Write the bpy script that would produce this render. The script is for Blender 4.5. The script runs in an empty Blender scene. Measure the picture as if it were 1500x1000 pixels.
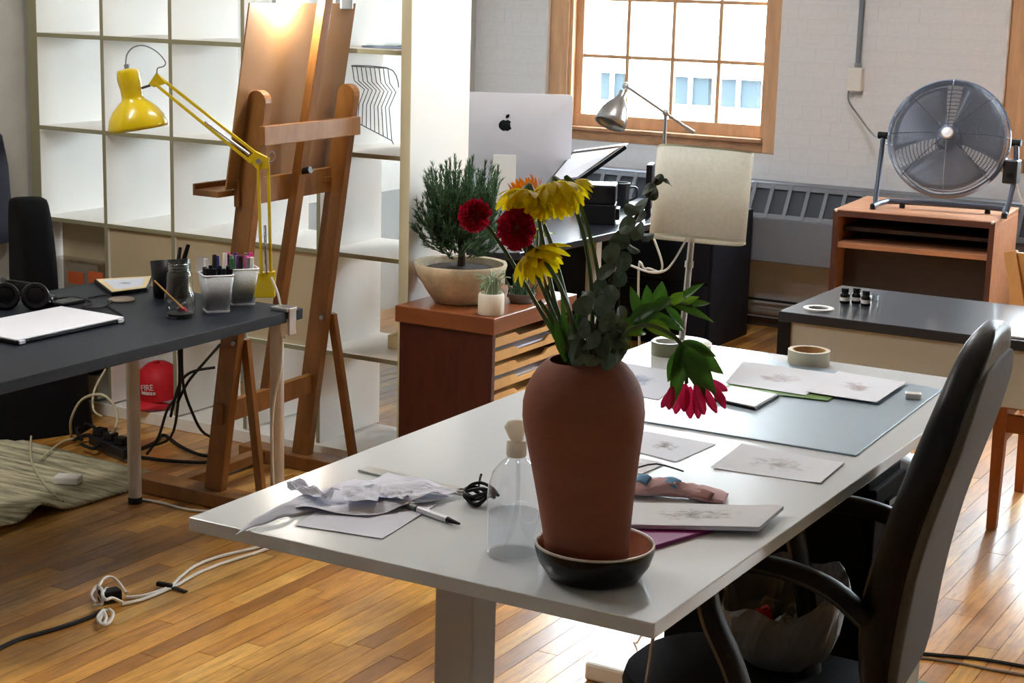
import bpy, bmesh, math, random
from mathutils import Vector, Matrix
import numpy as np
rnd = random.Random(7)
R = math.radians
scn = bpy.context.scene
col = scn.collection
PI = math.pi

# ------------------------------------------------------------------ camera, world, lights, exposure
F = 2479.26
YAW, PITCH, ROLL, H = 0.521046, 0.2072687, 0.0269188, 1.75
cy_, sy_, cp_, sp_ = math.cos(YAW), math.sin(YAW), math.cos(PITCH), math.sin(PITCH)
FWD = np.array([-sy_ * cp_, cy_ * cp_, -sp_])
RT = np.array([cy_, sy_, 0.0])
UP = np.cross(RT, FWD)
RT, UP = math.cos(ROLL) * RT + math.sin(ROLL) * UP, -math.sin(ROLL) * RT + math.cos(ROLL) * UP
EYE = np.array([0, 0, H])
cam = bpy.data.cameras.new('camera')
cam.sensor_width = 36
cam.lens = F / 1500 * 36
cam.clip_start = 0.05
camo = bpy.data.objects.new('camera', cam)
col.objects.link(camo)
mw = Matrix.Identity(4)
for i in range(3):
    mw[i][0], mw[i][1], mw[i][2], mw[i][3] = RT[i], UP[i], -FWD[i], EYE[i]
camo.matrix_world = mw
scn.camera = camo

world = bpy.data.worlds.new('overcast_sky')
scn.world = world
world.use_nodes = True
bg = world.node_tree.nodes['Background']
bg.inputs[0].default_value = (0.84, 0.925, 1.0, 1)
bg.inputs[1].default_value = 20.0


def area(name, loc, size, power, color, rot=(0, 0, 0)):
    l = bpy.data.lights.new(name, 'AREA')
    l.shape = 'RECTANGLE'
    l.size, l.size_y = size
    l.energy = power
    l.color = color
    o = bpy.data.objects.new(name, l)
    o.location = loc
    o.rotation_euler = rot
    col.objects.link(o)
    return o


# unseen fill lights added above the frame to brighten desk side and back
area('fill_light_desk', (-3.7, 2.6, 3.3), (0.3, 1.4), 25, (1, 0.975, 0.93))
area('fill_light_back', (-2.4, 5.4, 3.3), (0.3, 1.4), 30, (1, 0.985, 0.98))
vs = scn.view_settings
vs.view_transform = 'Standard'
vs.look = 'None'
vs.gamma = 1
vs.use_curve_mapping = False
vs.exposure = 1.10
scn.cycles.use_denoising = True
scn.cycles.max_bounces = 10
scn.cycles.transparent_max_bounces = 16
scn.cycles.sample_clamp_indirect = 8
scn.cycles.caustics_reflective = False
scn.cycles.caustics_refractive = False


# ------------------------------------------------------------------ measured point helpers (photograph pixel + one known world coordinate)
def ray(x, y):
    return RT * ((x - 750) / F) + UP * (-(y - 500) / F) + FWD


def PZ(x, y, z):
    d = ray(x, y)
    return Vector(EYE + d * ((z - H) / d[2]))


def PY(x, y, Y):
    d = ray(x, y)
    return Vector(EYE + d * (Y / d[1]))


def PX(x, y, X):
    d = ray(x, y)
    return Vector(EYE + d * (X / d[0]))


def PD(x, y, D):
    return Vector(EYE + ray(x, y) * D)


def pix(p):
    v = np.array(p) - EYE
    c = (RT @ v, UP @ v, FWD @ v)
    return 750 + F * c[0] / c[2], 500 - F * c[1] / c[2], c[2]


# ------------------------------------------------------------------ materials
def lin(*c):
    o = []
    for v in c:
        v /= 255
        o.append(v / 12.92 if v <= 0.04045 else ((v + 0.055) / 1.055) ** 2.4)
    return tuple(o) + (1,)


def sock(bs, *names):
    for n in names:
        if n in bs.inputs:
            return bs.inputs[n]


def mat(name, c, rough=0.5, metal=0, spec=0.5, coat=0, noise=None, bump=None, trans=0, emit=None, ior=1.45, subsurf=0):
    """noise=(scale, amount, stretch xyz): tone variation; bump=(scale, strength)"""
    m = bpy.data.materials.new(name)
    m.use_nodes = True
    nt = m.node_tree
    b = nt.nodes['Principled BSDF']
    b.inputs['Base Color'].default_value = c
    b.inputs['Roughness'].default_value = rough
    b.inputs['Metallic'].default_value = metal
    sock(b, 'Specular IOR Level', 'Specular').default_value = spec
    b.inputs['IOR'].default_value = ior
    if coat:
        sock(b, 'Coat Weight').default_value = coat
        sock(b, 'Coat Roughness').default_value = 0.08
    if trans:
        sock(b, 'Transmission Weight', 'Transmission').default_value = trans
    if subsurf:
        sock(b, 'Subsurface Weight').default_value = subsurf
        sock(b, 'Subsurface Scale').default_value = 0.01
    if emit:
        sock(b, 'Emission Color').default_value = emit[0]
        sock(b, 'Emission Strength').default_value = emit[1]
    tc = None
    if noise or bump:
        tc = nt.nodes.new('ShaderNodeTexCoord')
    if noise:
        mp = nt.nodes.new('ShaderNodeMapping')
        mp.inputs['Scale'].default_value = noise[2] if len(noise) > 2 else (1, 1, 1)
        n = nt.nodes.new('ShaderNodeTexNoise')
        n.inputs['Scale'].default_value = noise[0]
        n.inputs['Detail'].default_value = 6
        n.inputs['Roughness'].default_value = 0.65
        r = nt.nodes.new('ShaderNodeValToRGB')
        a = noise[1]
        r.color_ramp.elements[0].position = 0.3
        r.color_ramp.elements[1].position = 0.72
        r.color_ramp.elements[0].color = tuple(v * (1 - a) for v in c[:3]) + (1,)
        r.color_ramp.elements[1].color = tuple(min(1, v * (1 + a)) for v in c[:3]) + (1,)
        nt.links.new(tc.outputs['Object'], mp.inputs[0])
        nt.links.new(mp.outputs[0], n.inputs['Vector'])
        nt.links.new(n.outputs[0], r.inputs[0])
        nt.links.new(r.outputs[0], b.inputs['Base Color'])
    if bump:
        n2 = nt.nodes.new('ShaderNodeTexNoise')
        n2.inputs['Scale'].default_value = bump[0]
        n2.inputs['Detail'].default_value = 4
        bp = nt.nodes.new('ShaderNodeBump')
        bp.inputs['Strength'].default_value = bump[1]
        bp.inputs['Distance'].default_value = 0.01
        nt.links.new(tc.outputs['Object'], n2.inputs['Vector'])
        nt.links.new(n2.outputs[0], bp.inputs['Height'])
        nt.links.new(bp.outputs[0], b.inputs['Normal'])
    return m


def translucent(m, amount):
    """thin sheet: part of the light passes through"""
    nt = m.node_tree
    b = nt.nodes['Principled BSDF']
    out = [n for n in nt.nodes if n.type == 'OUTPUT_MATERIAL'][0]
    t = nt.nodes.new('ShaderNodeBsdfTranslucent')
    src = b.inputs['Base Color']
    if src.is_linked:
        nt.links.new(src.links[0].from_socket, t.inputs[0])
    else:
        t.inputs[0].default_value = src.default_value
    mx = nt.nodes.new('ShaderNodeMixShader')
    mx.inputs[0].default_value = amount
    nt.links.new(b.outputs[0], mx.inputs[1])
    nt.links.new(t.outputs[0], mx.inputs[2])
    nt.links.new(mx.outputs[0], out.inputs[0])


def plank_mat(name, island):
    m = bpy.data.materials.new(name)
    m.use_nodes = True
    nt = m.node_tree
    L = nt.links.new
    b = nt.nodes['Principled BSDF']
    if island:
        g = nt.nodes.new('ShaderNodeNewGeometry')
        rv = g.outputs['Random Per Island']
    else:
        g = nt.nodes.new('ShaderNodeObjectInfo')
        rv = g.outputs['Random']
    ramp = nt.nodes.new('ShaderNodeValToRGB')
    cr = ramp.color_ramp
    cr.elements[0].color = lin(158, 104, 42)
    cr.elements[1].color = lin(232, 182, 98)
    e = cr.elements.new(0.35)
    e.color = lin(200, 140, 60)
    e = cr.elements.new(0.75)
    e.color = lin(214, 158, 74)
    L(rv, ramp.inputs[0])
    g2 = nt.nodes.new('ShaderNodeNewGeometry')
    mp = nt.nodes.new('ShaderNodeMapping')
    mp.inputs['Scale'].default_value = (9, 0.9, 1)
    L(g2.outputs['Position'], mp.inputs[0])
    n = nt.nodes.new('ShaderNodeTexNoise')
    n.inputs['Scale'].default_value = 6
    n.inputs['Detail'].default_value = 7
    n.inputs['Roughness'].default_value = 0.7
    L(mp.outputs[0], n.inputs['Vector'])
    mx = nt.nodes.new('ShaderNodeMix')
    mx.data_type = 'RGBA'
    mx.blend_type = 'MULTIPLY'
    mx.inputs[0].default_value = 0.75
    gr = nt.nodes.new('ShaderNodeValToRGB')
    gr.color_ramp.elements[0].position = 0.33
    gr.color_ramp.elements[0].color = (0.34, 0.27, 0.2, 1)
    gr.color_ramp.elements[1].position = 0.58
    gr.color_ramp.elements[1].color = (1, 1, 1, 1)
    L(n.outputs[0], gr.inputs[0])
    L(ramp.outputs[0], mx.inputs[6])
    L(gr.outputs[0], mx.inputs[7])
    # worn dark patches
    n3 = nt.nodes.new('ShaderNodeTexNoise')
    n3.inputs['Scale'].default_value = 2.3
    n3.inputs['Detail'].default_value = 5
    L(g2.outputs['Position'], n3.inputs['Vector'])
    g3 = nt.nodes.new('ShaderNodeValToRGB')
    g3.color_ramp.elements[0].position = 0.36
    g3.color_ramp.elements[0].color = (0.5, 0.45, 0.38, 1)
    g3.color_ramp.elements[1].position = 0.56
    g3.color_ramp.elements[1].color = (1, 1, 1, 1)
    L(n3.outputs[0], g3.inputs[0])
    mx2 = nt.nodes.new('ShaderNodeMix')
    mx2.data_type = 'RGBA'
    mx2.blend_type = 'MULTIPLY'
    mx2.inputs[0].default_value = 0.8
    L(mx.outputs[2], mx2.inputs[6])
    L(g3.outputs[0], mx2.inputs[7])
    L(mx2.outputs[2], b.inputs['Base Color'])
    rr = nt.nodes.new('ShaderNodeMapRange')
    rr.inputs[3].default_value = 0.24
    rr.inputs[4].default_value = 0.42
    L(n3.outputs[0], rr.inputs[0])
    L(rr.outputs[0], b.inputs['Roughness'])
    sock(b, 'Coat Weight').default_value = 0.7
    sock(b, 'Coat Roughness').default_value = 0.3
    return m


def glass_mat(name, tint=(1, 1, 1, 1), refl=0.5, base=0.03):
    m = bpy.data.materials.new(name)
    m.use_nodes = True
    nt = m.node_tree
    nt.nodes.clear()
    o = nt.nodes.new('ShaderNodeOutputMaterial')
    t = nt.nodes.new('ShaderNodeBsdfTransparent')
    t.inputs[0].default_value = tint
    g = nt.nodes.new('ShaderNodeBsdfGlossy')
    g.inputs['Roughness'].default_value = 0.03
    f = nt.nodes.new('ShaderNodeLayerWeight')
    f.inputs[0].default_value = 0.5
    p = nt.nodes.new('ShaderNodeMath')
    p.operation = 'POWER'
    p.inputs[1].default_value = 3.5
    q = nt.nodes.new('ShaderNodeMath')
    q.operation = 'MULTIPLY_ADD'
    q.inputs[1].default_value = refl
    q.inputs[2].default_value = base
    mx = nt.nodes.new('ShaderNodeMixShader')
    nt.links.new(f.outputs['Facing'], p.inputs[0])
    nt.links.new(p.outputs[0], q.inputs[0])
    nt.links.new(q.outputs[0], mx.inputs[0])
    nt.links.new(t.outputs[0], mx.inputs[1])
    nt.links.new(g.outputs[0], mx.inputs[2])
    nt.links.new(mx.outputs[0], o.inputs[0])
    return m


def paper_mat(name, base, ink, kind, seed=0.0):
    """flat print on a sheet through its UVs: pencil drawings, washes"""
    m = bpy.data.materials.new(name)
    m.use_nodes = True
    nt = m.node_tree
    L = nt.links.new
    b = nt.nodes['Principled BSDF']
    b.inputs['Roughness'].default_value = 0.75
    uv = nt.nodes.new('ShaderNodeUVMap')
    mp = nt.nodes.new('ShaderNodeMapping')
    mp.inputs['Location'].default_value = (seed, seed * 1.7, 0)
    L(uv.outputs[0], mp.inputs[0])
    n = nt.nodes.new('ShaderNodeTexNoise')
    n.inputs['Scale'].default_value = {'pencil': 7, 'wash': 4, 'lines': 9}[kind]
    n.inputs['Detail'].default_value = 8
    n.inputs['Roughness'].default_value = 0.7
    L(mp.outputs[0], n.inputs['Vector'])
    # elliptical patch in the sheet's middle
    mp2 = nt.nodes.new('ShaderNodeMapping')
    mp2.inputs['Location'].default_value = (-1.15, -1.35, 0) if kind != 'lines' else (-1.0, -1.0, 0)
    mp2.inputs['Scale'].default_value = (2.3, 2.7, 1) if kind != 'lines' else (2.0, 2.0, 1)
    L(uv.outputs[0], mp2.inputs[0])
    gsp = nt.nodes.new('ShaderNodeTexGradient')
    gsp.gradient_type = 'SPHERICAL'
    L(mp2.outputs[0], gsp.inputs[0])
    sq = nt.nodes.new('ShaderNodeMath')
    sq.operation = 'POWER'
    sq.inputs[1].default_value = 0.45
    L(gsp.outputs['Fac'], sq.inputs[0])
    mul = nt.nodes.new('ShaderNodeMath')
    mul.operation = 'MULTIPLY'
    L(sq.outputs[0], mul.inputs[0])
    L(n.outputs[0], mul.inputs[1])
    r = nt.nodes.new('ShaderNodeValToRGB')
    r.color_ramp.elements[0].position = 0.36
    r.color_ramp.elements[0].color = base
    r.color_ramp.elements[1].position = 0.56
    r.color_ramp.elements[1].color = ink
    L(mul.outputs[0], r.inputs[0])
    L(r.outputs[0], b.inputs['Base Color'])
    return m


M = {}
M['wall_white'] = mat('wall_white', lin(226, 223, 218), 0.7, noise=(3, 0.06), bump=(40, 0.12))
M['mortar'] = mat('painted_mortar', lin(219, 220, 223), 0.75, bump=(60, 0.2))
M['brick'] = mat('painted_brick', lin(224, 225, 228), 0.65, noise=(5, 0.05), bump=(14, 0.2))
M['wall_left'] = mat('wall_plaster_grey', lin(196, 196, 190), 0.8, noise=(6, 0.08), bump=(20, 0.1))
M['dark_wall'] = mat('brown_wall', lin(168, 162, 154), 0.8, noise=(4, 0.1))
M['ceiling'] = mat('ceiling_paint', lin(215, 213, 208), 0.9)
M['white_lam'] = mat('white_laminate', lin(246, 245, 240), 0.35, spec=0.4)
M['shelf_edge_shade'] = mat('shelf_edge_shaded', lin(150, 146, 118), 0.55)  # white laminate edges with the shade of their front side put into the colour
M['cream_edge'] = mat('cream_edge', lin(225, 224, 196), 0.45)
M['table_white'] = mat('table_white_lacquer', lin(222, 228, 231), 0.22, coat=0.25)
M['table_leg'] = mat('table_leg_grey', lin(176, 176, 174), 0.35, 0.2)
M['black'] = mat('black_plastic', lin(12, 13, 16), 0.45, spec=0.3)
M['black_gloss'] = mat('black_gloss', lin(7, 9, 13), 0.15, spec=0.35)
M['rubber'] = mat('black_rubber', lin(16, 16, 17), 0.7)
M['desk_black'] = mat('desk_black_brown', lin(18, 22, 32), 0.5, spec=0.28, noise=(30, 0.15, (1, 8, 1)))
M['blk_table'] = mat('black_table_top', lin(30, 34, 44), 0.28, coat=0.4)
M['grey_panel'] = mat('grey_panel', lin(182, 180, 170), 0.6)
M['wood_easel'] = mat('easel_beech', lin(140, 94, 48), 0.42, noise=(7, 0.25, (3, 3, 1)), coat=0.15)
M['wood_dark'] = mat('dark_brown_panel', lin(70, 28, 17), 0.4, noise=(6, 0.3, (6, 6, 1)))
M['wood_orange'] = mat('orange_veneer', lin(122, 68, 35), 0.35, noise=(6, 0.2, (1, 1, 6)), coat=0.2)
M['wood_tan'] = mat('tan_tray_wood', lin(214, 168, 104), 0.55, noise=(9, 0.15, (5, 1, 1)))
M['wood_cab'] = mat('cabinet_veneer', lin(176, 122, 88), 0.4, noise=(5, 0.22, (1, 5, 5)), coat=0.1)
M['wood_edge_shade'] = mat('shaded_edge_veneer', lin(80, 46, 36), 0.45, noise=(6, 0.2))  # shade of the backlit cabinet front put into the veneer colour
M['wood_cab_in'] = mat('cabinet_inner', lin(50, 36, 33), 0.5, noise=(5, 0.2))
M['wood_chair'] = mat('chair_oak', lin(196, 140, 80), 0.45, noise=(6, 0.15, (4, 4, 1)))
M['wood_leg'] = mat('chair_leg_brown', lin(160, 86, 34), 0.45, noise=(6, 0.2, (4, 4, 1)))
M['wood_win'] = mat('window_pine', lin(204, 160, 120), 0.45, noise=(5, 0.2, (4, 4, 0.6)))
M['wood_sill'] = mat('worn_sill', lin(172, 128, 92), 0.6, noise=(9, 0.35))
M['canvas_board'] = mat('brown_board', lin(150, 112, 74), 0.6, noise=(4, 0.12))
M['steel'] = mat('steel', lin(178, 178, 178), 0.3, 0.9)
M['chrome'] = mat('chrome', lin(225, 225, 228), 0.1, 1)
M['steel_leg'] = mat('painted_steel_leg', lin(196, 188, 178), 0.4, 0.1)
M['alu'] = mat('aluminium', lin(228, 228, 236), 0.36, 0.1)
M['yellow'] = mat('yellow_enamel', lin(206, 178, 6), 0.28, coat=0.35)
M['rad_blue'] = mat('radiator_grey_blue', lin(118, 124, 134), 0.5, noise=(4, 0.08))
M['rad_dark'] = mat('radiator_vent_dark', lin(62, 68, 78), 0.6)
M['pipe'] = mat('rusty_pipe', lin(120, 106, 92), 0.6, noise=(10, 0.3))
M['concrete'] = mat('dark_skirting', lin(92, 88, 90), 0.8, noise=(8, 0.2))
M['terracotta'] = mat('terracotta', lin(142, 84, 64), 0.75, noise=(6, 0.14, (1, 1, 4)), bump=(60, 0.12))
M['terracotta_in'] = mat('terracotta_inner', lin(190, 124, 92), 0.7)
M['white_rim'] = mat('white_glaze', lin(225, 220, 212), 0.3)
M['leaf'] = mat('leaf_green', lin(66, 112, 34), 0.4, noise=(20, 0.25))
M['leaf_light'] = mat('leaf_light_green', lin(120, 166, 38), 0.4, noise=(20, 0.2))
M['euc'] = mat('eucalyptus_green', lin(102, 122, 106), 0.5, noise=(12, 0.2))
M['conifer'] = mat('conifer_green', lin(76, 108, 76), 0.6, noise=(14, 0.35))
M['stem'] = mat('stem_green', lin(78, 100, 52), 0.5)
M['bark'] = mat('bark', lin(64, 46, 34), 0.9, bump=(60, 0.4))
M['soil'] = mat('soil', lin(52, 38, 30), 0.95, noise=(60, 0.5), bump=(80, 1))
M['petal_y'] = mat('petal_yellow', lin(236, 216, 20), 0.5, noise=(30, 0.1))
M['petal_o'] = mat('petal_orange', lin(226, 128, 20), 0.5, noise=(30, 0.12))
M['petal_r'] = mat('petal_red', lin(190, 22, 56), 0.5, noise=(40, 0.25))
M['petal_p'] = mat('petal_pink', lin(208, 40, 84), 0.5, noise=(30, 0.2))
M['bowl'] = mat('stone_planter', lin(200, 186, 160), 0.7, noise=(11, 0.4), bump=(30, 0.3))
M['ceramic'] = mat('white_ceramic', lin(222, 216, 202), 0.4, noise=(9, 0.06))
M['shade'] = mat('lampshade_linen', lin(246, 245, 238), 0.8, noise=(120, 0.06))
M['paper'] = mat('white_paper', lin(226, 228, 242), 0.7)
M['paper2'] = mat('tracing_paper', lin(208, 212, 226), 0.6)
M['mat_blue'] = mat('cutting_mat_blue', lin(156, 176, 190), 0.35, noise=(3, 0.05))
M['spray_white'] = mat('milky_plastic', lin(236, 230, 218), 0.4)
M['tape'] = mat('masking_tape', lin(206, 200, 178), 0.6)
M['tape_olive'] = mat('olive_tape', lin(132, 134, 108), 0.4)
M['magenta'] = mat('magenta_card', lin(136, 24, 110), 0.5)
M['pinkish'] = mat('pink_fabric', lin(200, 160, 160), 0.7, noise=(16, 0.15))
M['bluepatch'] = mat('blue_fabric_patch', lin(84, 140, 180), 0.6)
M['redbrown'] = mat('redbrown_fabric', lin(150, 104, 96), 0.7, noise=(14, 0.2))
M['leather'] = mat('black_leather', lin(11, 12, 16), 0.38, spec=0.35, bump=(140, 0.06))
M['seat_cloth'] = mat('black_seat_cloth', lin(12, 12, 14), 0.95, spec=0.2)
M['fabric_grey'] = mat('chair_back_grey', lin(88, 84, 76), 0.75, noise=(60, 0.12))
M['bag_plastic'] = mat('white_bin_liner', lin(128, 128, 130), 0.35, noise=(6, 0.12), bump=(14, 0.5))
M['bag_black'] = mat('black_nylon', lin(14, 14, 18), 0.38, bump=(12, 0.6))
M['teal'] = mat('teal_mat', lin(84, 134, 128), 0.6)
M['red'] = mat('red_cap', lin(206, 24, 40), 0.6, noise=(40, 0.12))
M['white_plastic'] = mat('white_plastic', lin(228, 226, 220), 0.4)
M['beige_cable'] = mat('beige_cable', lin(190, 180, 150), 0.5)
M['rug'] = mat('woven_rug', lin(146, 140, 108), 0.95)
M['mesh_cup'] = mat('silver_mesh', lin(186, 189, 192), 0.45, 0.3, noise=(260, 0.3))
M['orange_print'] = mat('orange_label', lin(220, 106, 56), 0.6)
M['clear_box'] = glass_mat('clear_plastic', (0.9, 0.86, 0.82, 1), 0.7, 0.22)
M['glass'] = glass_mat('window_glass', (0.96, 0.98, 0.98, 1), 0.4, 0.02)
M['jar_glass'] = glass_mat('jar_glass', (0.93, 0.97, 0.95, 1), 0.8, 0.07)
M['bottle_glass'] = glass_mat('bottle_plastic', (0.97, 0.98, 0.99, 1), 0.95, 0.09)
M['water'] = glass_mat('water', (0.93, 0.95, 0.97, 1), 0.4, 0.06)
M['facade'] = mat('white_facade', lin(236, 236, 232), 0.8)
M['facade_win'] = mat('blue_facade_glass', lin(36, 44, 48), 0.5, spec=0.1)
M['facade_tint'] = mat('facade_frame', lin(170, 184, 190), 0.5)
M['street'] = mat('street_asphalt', lin(130, 130, 130), 0.9)
M['bulb'] = mat('lamp_bulb', (1, 1, 1, 1), 0.5, emit=((1, 0.95, 0.85, 1), 230))
M['beige_fill'] = mat('beige_fill', lin(196, 180, 148), 0.8, noise=(3, 0.05))
M['kraft'] = mat('kraft_brown', lin(190, 150, 100), 0.7)
M['tan_paper'] = mat('tan_paper', lin(226, 204, 160), 0.7)
M['dark_blue'] = mat('dark_blue_cloth', lin(20, 22, 40), 0.8)
M['blue_grey'] = mat('blue_grey_card', lin(130, 142, 168), 0.6)
M['plank'] = plank_mat('floor_plank', False)
M['plank_far'] = plank_mat('floor_plank_far', True)
for n_, c_ in (('m_red', (176, 34, 44)), ('m_green', (40, 110, 60)), ('m_blue', (40, 50, 130)), ('m_pink', (226, 60, 150)),
               ('m_white', (230, 228, 225)), ('m_dark', (26, 26, 30)), ('m_purple', (96, 50, 110)), ('m_grey', (120, 122, 126))):
    M[n_] = mat(n_, lin(*c_), 0.4)
PM = {}
for i, (b_, k_, kd) in enumerate((((224, 227, 236), (120, 116, 122), 'pencil'), ((216, 217, 221), (150, 142, 140), 'lines'),
                                  ((230, 233, 241), (150, 132, 136), 'wash'), ((228, 229, 236), (158, 136, 140), 'wash'),
                                  ((216, 220, 232), (150, 160, 186), 'wash'), ((218, 218, 221), (140, 134, 132), 'lines'),
                                  ((222, 223, 229), (160, 156, 158), 'lines'))):
    PM[i] = paper_mat('drawing_sheet', lin(*b_), lin(*k_), kd, i * 3.1)
for k_, v_ in (('petal_y', 0.55), ('petal_o', 0.5), ('petal_r', 0.4), ('petal_p', 0.45), ('leaf', 0.4), ('leaf_light', 0.45), ('euc', 0.25), ('shade', 0.6), ('bag_plastic', 0.4), ('spray_white', 0.5), ('conifer', 0.3)):
    translucent(M[k_], v_)
# rug: stripes along X
nt = M['rug'].node_tree
_g = nt.nodes.new('ShaderNodeNewGeometry')
_mp = nt.nodes.new('ShaderNodeMapping')
_mp.inputs['Rotation'].default_value = (0, 0, R(-8))
_mp.inputs['Scale'].default_value = (2.2, 26, 1)
_n = nt.nodes.new('ShaderNodeTexNoise')
_n.inputs['Scale'].default_value = 1.6
_n.inputs['Detail'].default_value = 6
_n.inputs['Roughness'].default_value = 0.7
_r = nt.nodes.new('ShaderNodeValToRGB')
_r.color_ramp.elements[0].position = 0.36
_r.color_ramp.elements[0].color = lin(96, 94, 72)
_r.color_ramp.elements[1].position = 0.62
_r.color_ramp.elements[1].color = lin(206, 198, 168)
nt.links.new(_g.outputs['Position'], _mp.inputs[0])
nt.links.new(_mp.outputs[0], _n.inputs['Vector'])
nt.links.new(_n.outputs[0], _r.inputs[0])
nt.links.new(_r.outputs[0], nt.nodes['Principled BSDF'].inputs['Base Color'])

# ------------------------------------------------------------------ mesh builder
W = {}


class MB:
    def __init__(s):
        s.v, s.f, s.uv = [], [], None

    def add(s, vs_, fs_):
        b = len(s.v)
        s.v += [Vector(p) for p in vs_]
        s.f += [tuple(i + b for i in f) for f in fs_]
        return s

    def box(s, x0, y0, z0, x1, y1, z1, mtx=None):
        p = [Vector((x, y, z)) for z in (z0, z1) for y in (y0, y1) for x in (x0, x1)]
        if mtx:
            p = [mtx @ q for q in p]
        return s.add(p, [(0, 2, 3, 1), (4, 5, 7, 6), (0, 1, 5, 4), (2, 6, 7, 3), (0, 4, 6, 2), (1, 3, 7, 5)])

    def bar(s, a, b, w, h, side=(0, 0, 1)):
        """rectangular bar from a to b; w across 'side x dir', h along side"""
        a, b = Vector(a), Vector(b)
        d = (b - a).normalized()
        sd = Vector(side)
        sd = (sd - d * sd.dot(d)).normalized()
        c = d.cross(sd)
        p = []
        for q in (a, b):
            for u, v_ in ((-1, -1), (1, -1), (1, 1), (-1, 1)):
                p.append(q + c * (u * w / 2) + sd * (v_ * h / 2))
        return s.add(p, [(3, 2, 1, 0), (4, 5, 6, 7), (0, 1, 5, 4), (1, 2, 6, 5), (2, 3, 7, 6), (3, 0, 4, 7)])

    def ring_loft(s, rings, cap=True, closed=True):
        n = len(rings[0])
        b = len(s.v)
        for r in rings:
            s.v += [Vector(p) for p in r]
        for i in range(len(rings) - 1):
            for j in range(n if closed else n - 1):
                k = (j + 1) % n
                s.f.append((b + i * n + j, b + i * n + k, b + (i + 1) * n + k, b + (i + 1) * n + j))
        if cap:
            s.f.append(tuple(b + j for j in reversed(range(n))))
            s.f.append(tuple(b + (len(rings) - 1) * n + j for j in range(n)))
        return s

    def cyl(s, a, b, r0, r1=None, n=16, cap=True):
        r1 = r0 if r1 is None else r1
        a, b = Vector(a), Vector(b)
        d = (b - a).normalized()
        u = d.orthogonal().normalized()
        w = d.cross(u)
        rr = []
        for q, r in ((a, r0), (b, r1)):
            rr.append([q + (u * math.cos(2 * PI * j / n) + w * math.sin(2 * PI * j / n)) * r for j in range(n)])
        return s.ring_loft(rr, cap)

    def tube(s, pts, r, n=8, smooth=3, cap=True):
        pts = [Vector(p) for p in pts]
        if smooth and len(pts) > 2:
            pts = spline(pts, smooth)
        rings = []
        u = None
        for i, p in enumerate(pts):
            d = (pts[min(i + 1, len(pts) - 1)] - pts[max(i - 1, 0)])
            if d.length < 1e-9:
                continue
            d.normalize()
            if u is None:
                u = d.orthogonal().normalized()
            u = (u - d * u.dot(d))
            u = u.normalized() if u.length > 1e-6 else d.orthogonal().normalized()
            w = d.cross(u)
            rad = r(i / (len(pts) - 1)) if callable(r) else r
            rings.append([p + (u * math.cos(2 * PI * j / n) + w * math.sin(2 * PI * j / n)) * rad for j in range(n)])
        return s.ring_loft(rings, cap)

    def lathe(s, prof, c=(0, 0, 0), n=32, cap=False, mtx=None):
        c = Vector(c)
        rings = []
        for r, z in prof:
            ring = [Vector((r * math.cos(2 * PI * j / n), r * math.sin(2 * PI * j / n), z)) for j in range(n)]
            if mtx:
                ring = [mtx @ p for p in ring]
            rings.append([p + c for p in ring])
        return s.ring_loft(rings, cap)

    def torus(s, c, R_, r, axis, n=40, m=6):
        axis = Vector(axis).normalized()
        u = axis.orthogonal().normalized()
        w = axis.cross(u)
        c = Vector(c)
        b = len(s.v)
        for i in range(n):
            a = 2 * PI * i / n
            d = u * math.cos(a) + w * math.sin(a)
            for j in range(m):
                t = 2 * PI * j / m
                s.v.append(c + d * (R_ + r * math.cos(t)) + axis * (r * math.sin(t)))
        for i in range(n):
            for j in range(m):
                s.f.append((b + i * m + j, b + ((i + 1) % n) * m + j, b + ((i + 1) % n) * m + (j + 1) % m, b + i * m + (j + 1) % m))
        return s

    def prism(s, poly, off):
        """closed planar polygon (3-D points) swept by vector off"""
        off = Vector(off)
        p = [Vector(q) for q in poly]
        return s.ring_loft([p, [q + off for q in p]])

    def ball(s, c, r, n=12, m=8, sc=(1, 1, 1)):
        c = Vector(c)
        rings = []
        for i in range(1, m):
            t = PI * i / m
            rings.append([c + Vector((r * math.sin(t) * math.cos(2 * PI * j / n) * sc[0], r * math.sin(t) * math.sin(2 * PI * j / n) * sc[1], r * math.cos(t) * sc[2])) for j in range(n)])
        return s.ring_loft(rings)

    def patch(s, fn, nu, nv):
        """grid surface fn(u, v) -> point, with UVs"""
        b = len(s.v)
        uv = []
        for j in range(nv + 1):
            for i in range(nu + 1):
                s.v.append(Vector(fn(i / nu, j / nv)))
                uv.append((i / nu, j / nv))
        for j in range(nv):
            for i in range(nu):
                a = b + j * (nu + 1) + i
                s.f.append((a, a + 1, a + nu + 2, a + nu + 1))
        s.uv = (s.uv or [(0, 0)] * b) + uv
        return s

    def build(s, name, m, parent=None, smooth=False, bevel=0, solid=0, subd=0, local=False):
        me = bpy.data.meshes.new(name)
        o = bpy.data.objects.new(name, me)
        if parent is not None:
            mtx = W[parent]
            inv = mtx.inverted()
            vv = s.v if local else [inv @ p for p in s.v]
            o.parent = parent
            W[o] = mtx
        else:
            if local:
                vv = s.v
                W[o] = Matrix.Identity(4)
            else:
                xs, ys, zs = [p.x for p in s.v], [p.y for p in s.v], [p.z for p in s.v]
                c = Vector(((min(xs) + max(xs)) / 2, (min(ys) + max(ys)) / 2, min(zs)))
                vv = [p - c for p in s.v]
                o.location = c
                W[o] = Matrix.Translation(c)
        me.from_pydata([tuple(p) for p in vv], [], s.f)
        if s.uv:
            lay = me.uv_layers.new(name='UVMap')
            for lp in me.loops:
                lay.data[lp.index].uv = s.uv[lp.vertex_index]
        me.materials.append(m)
        bm = bmesh.new()
        bm.from_mesh(me)
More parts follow.
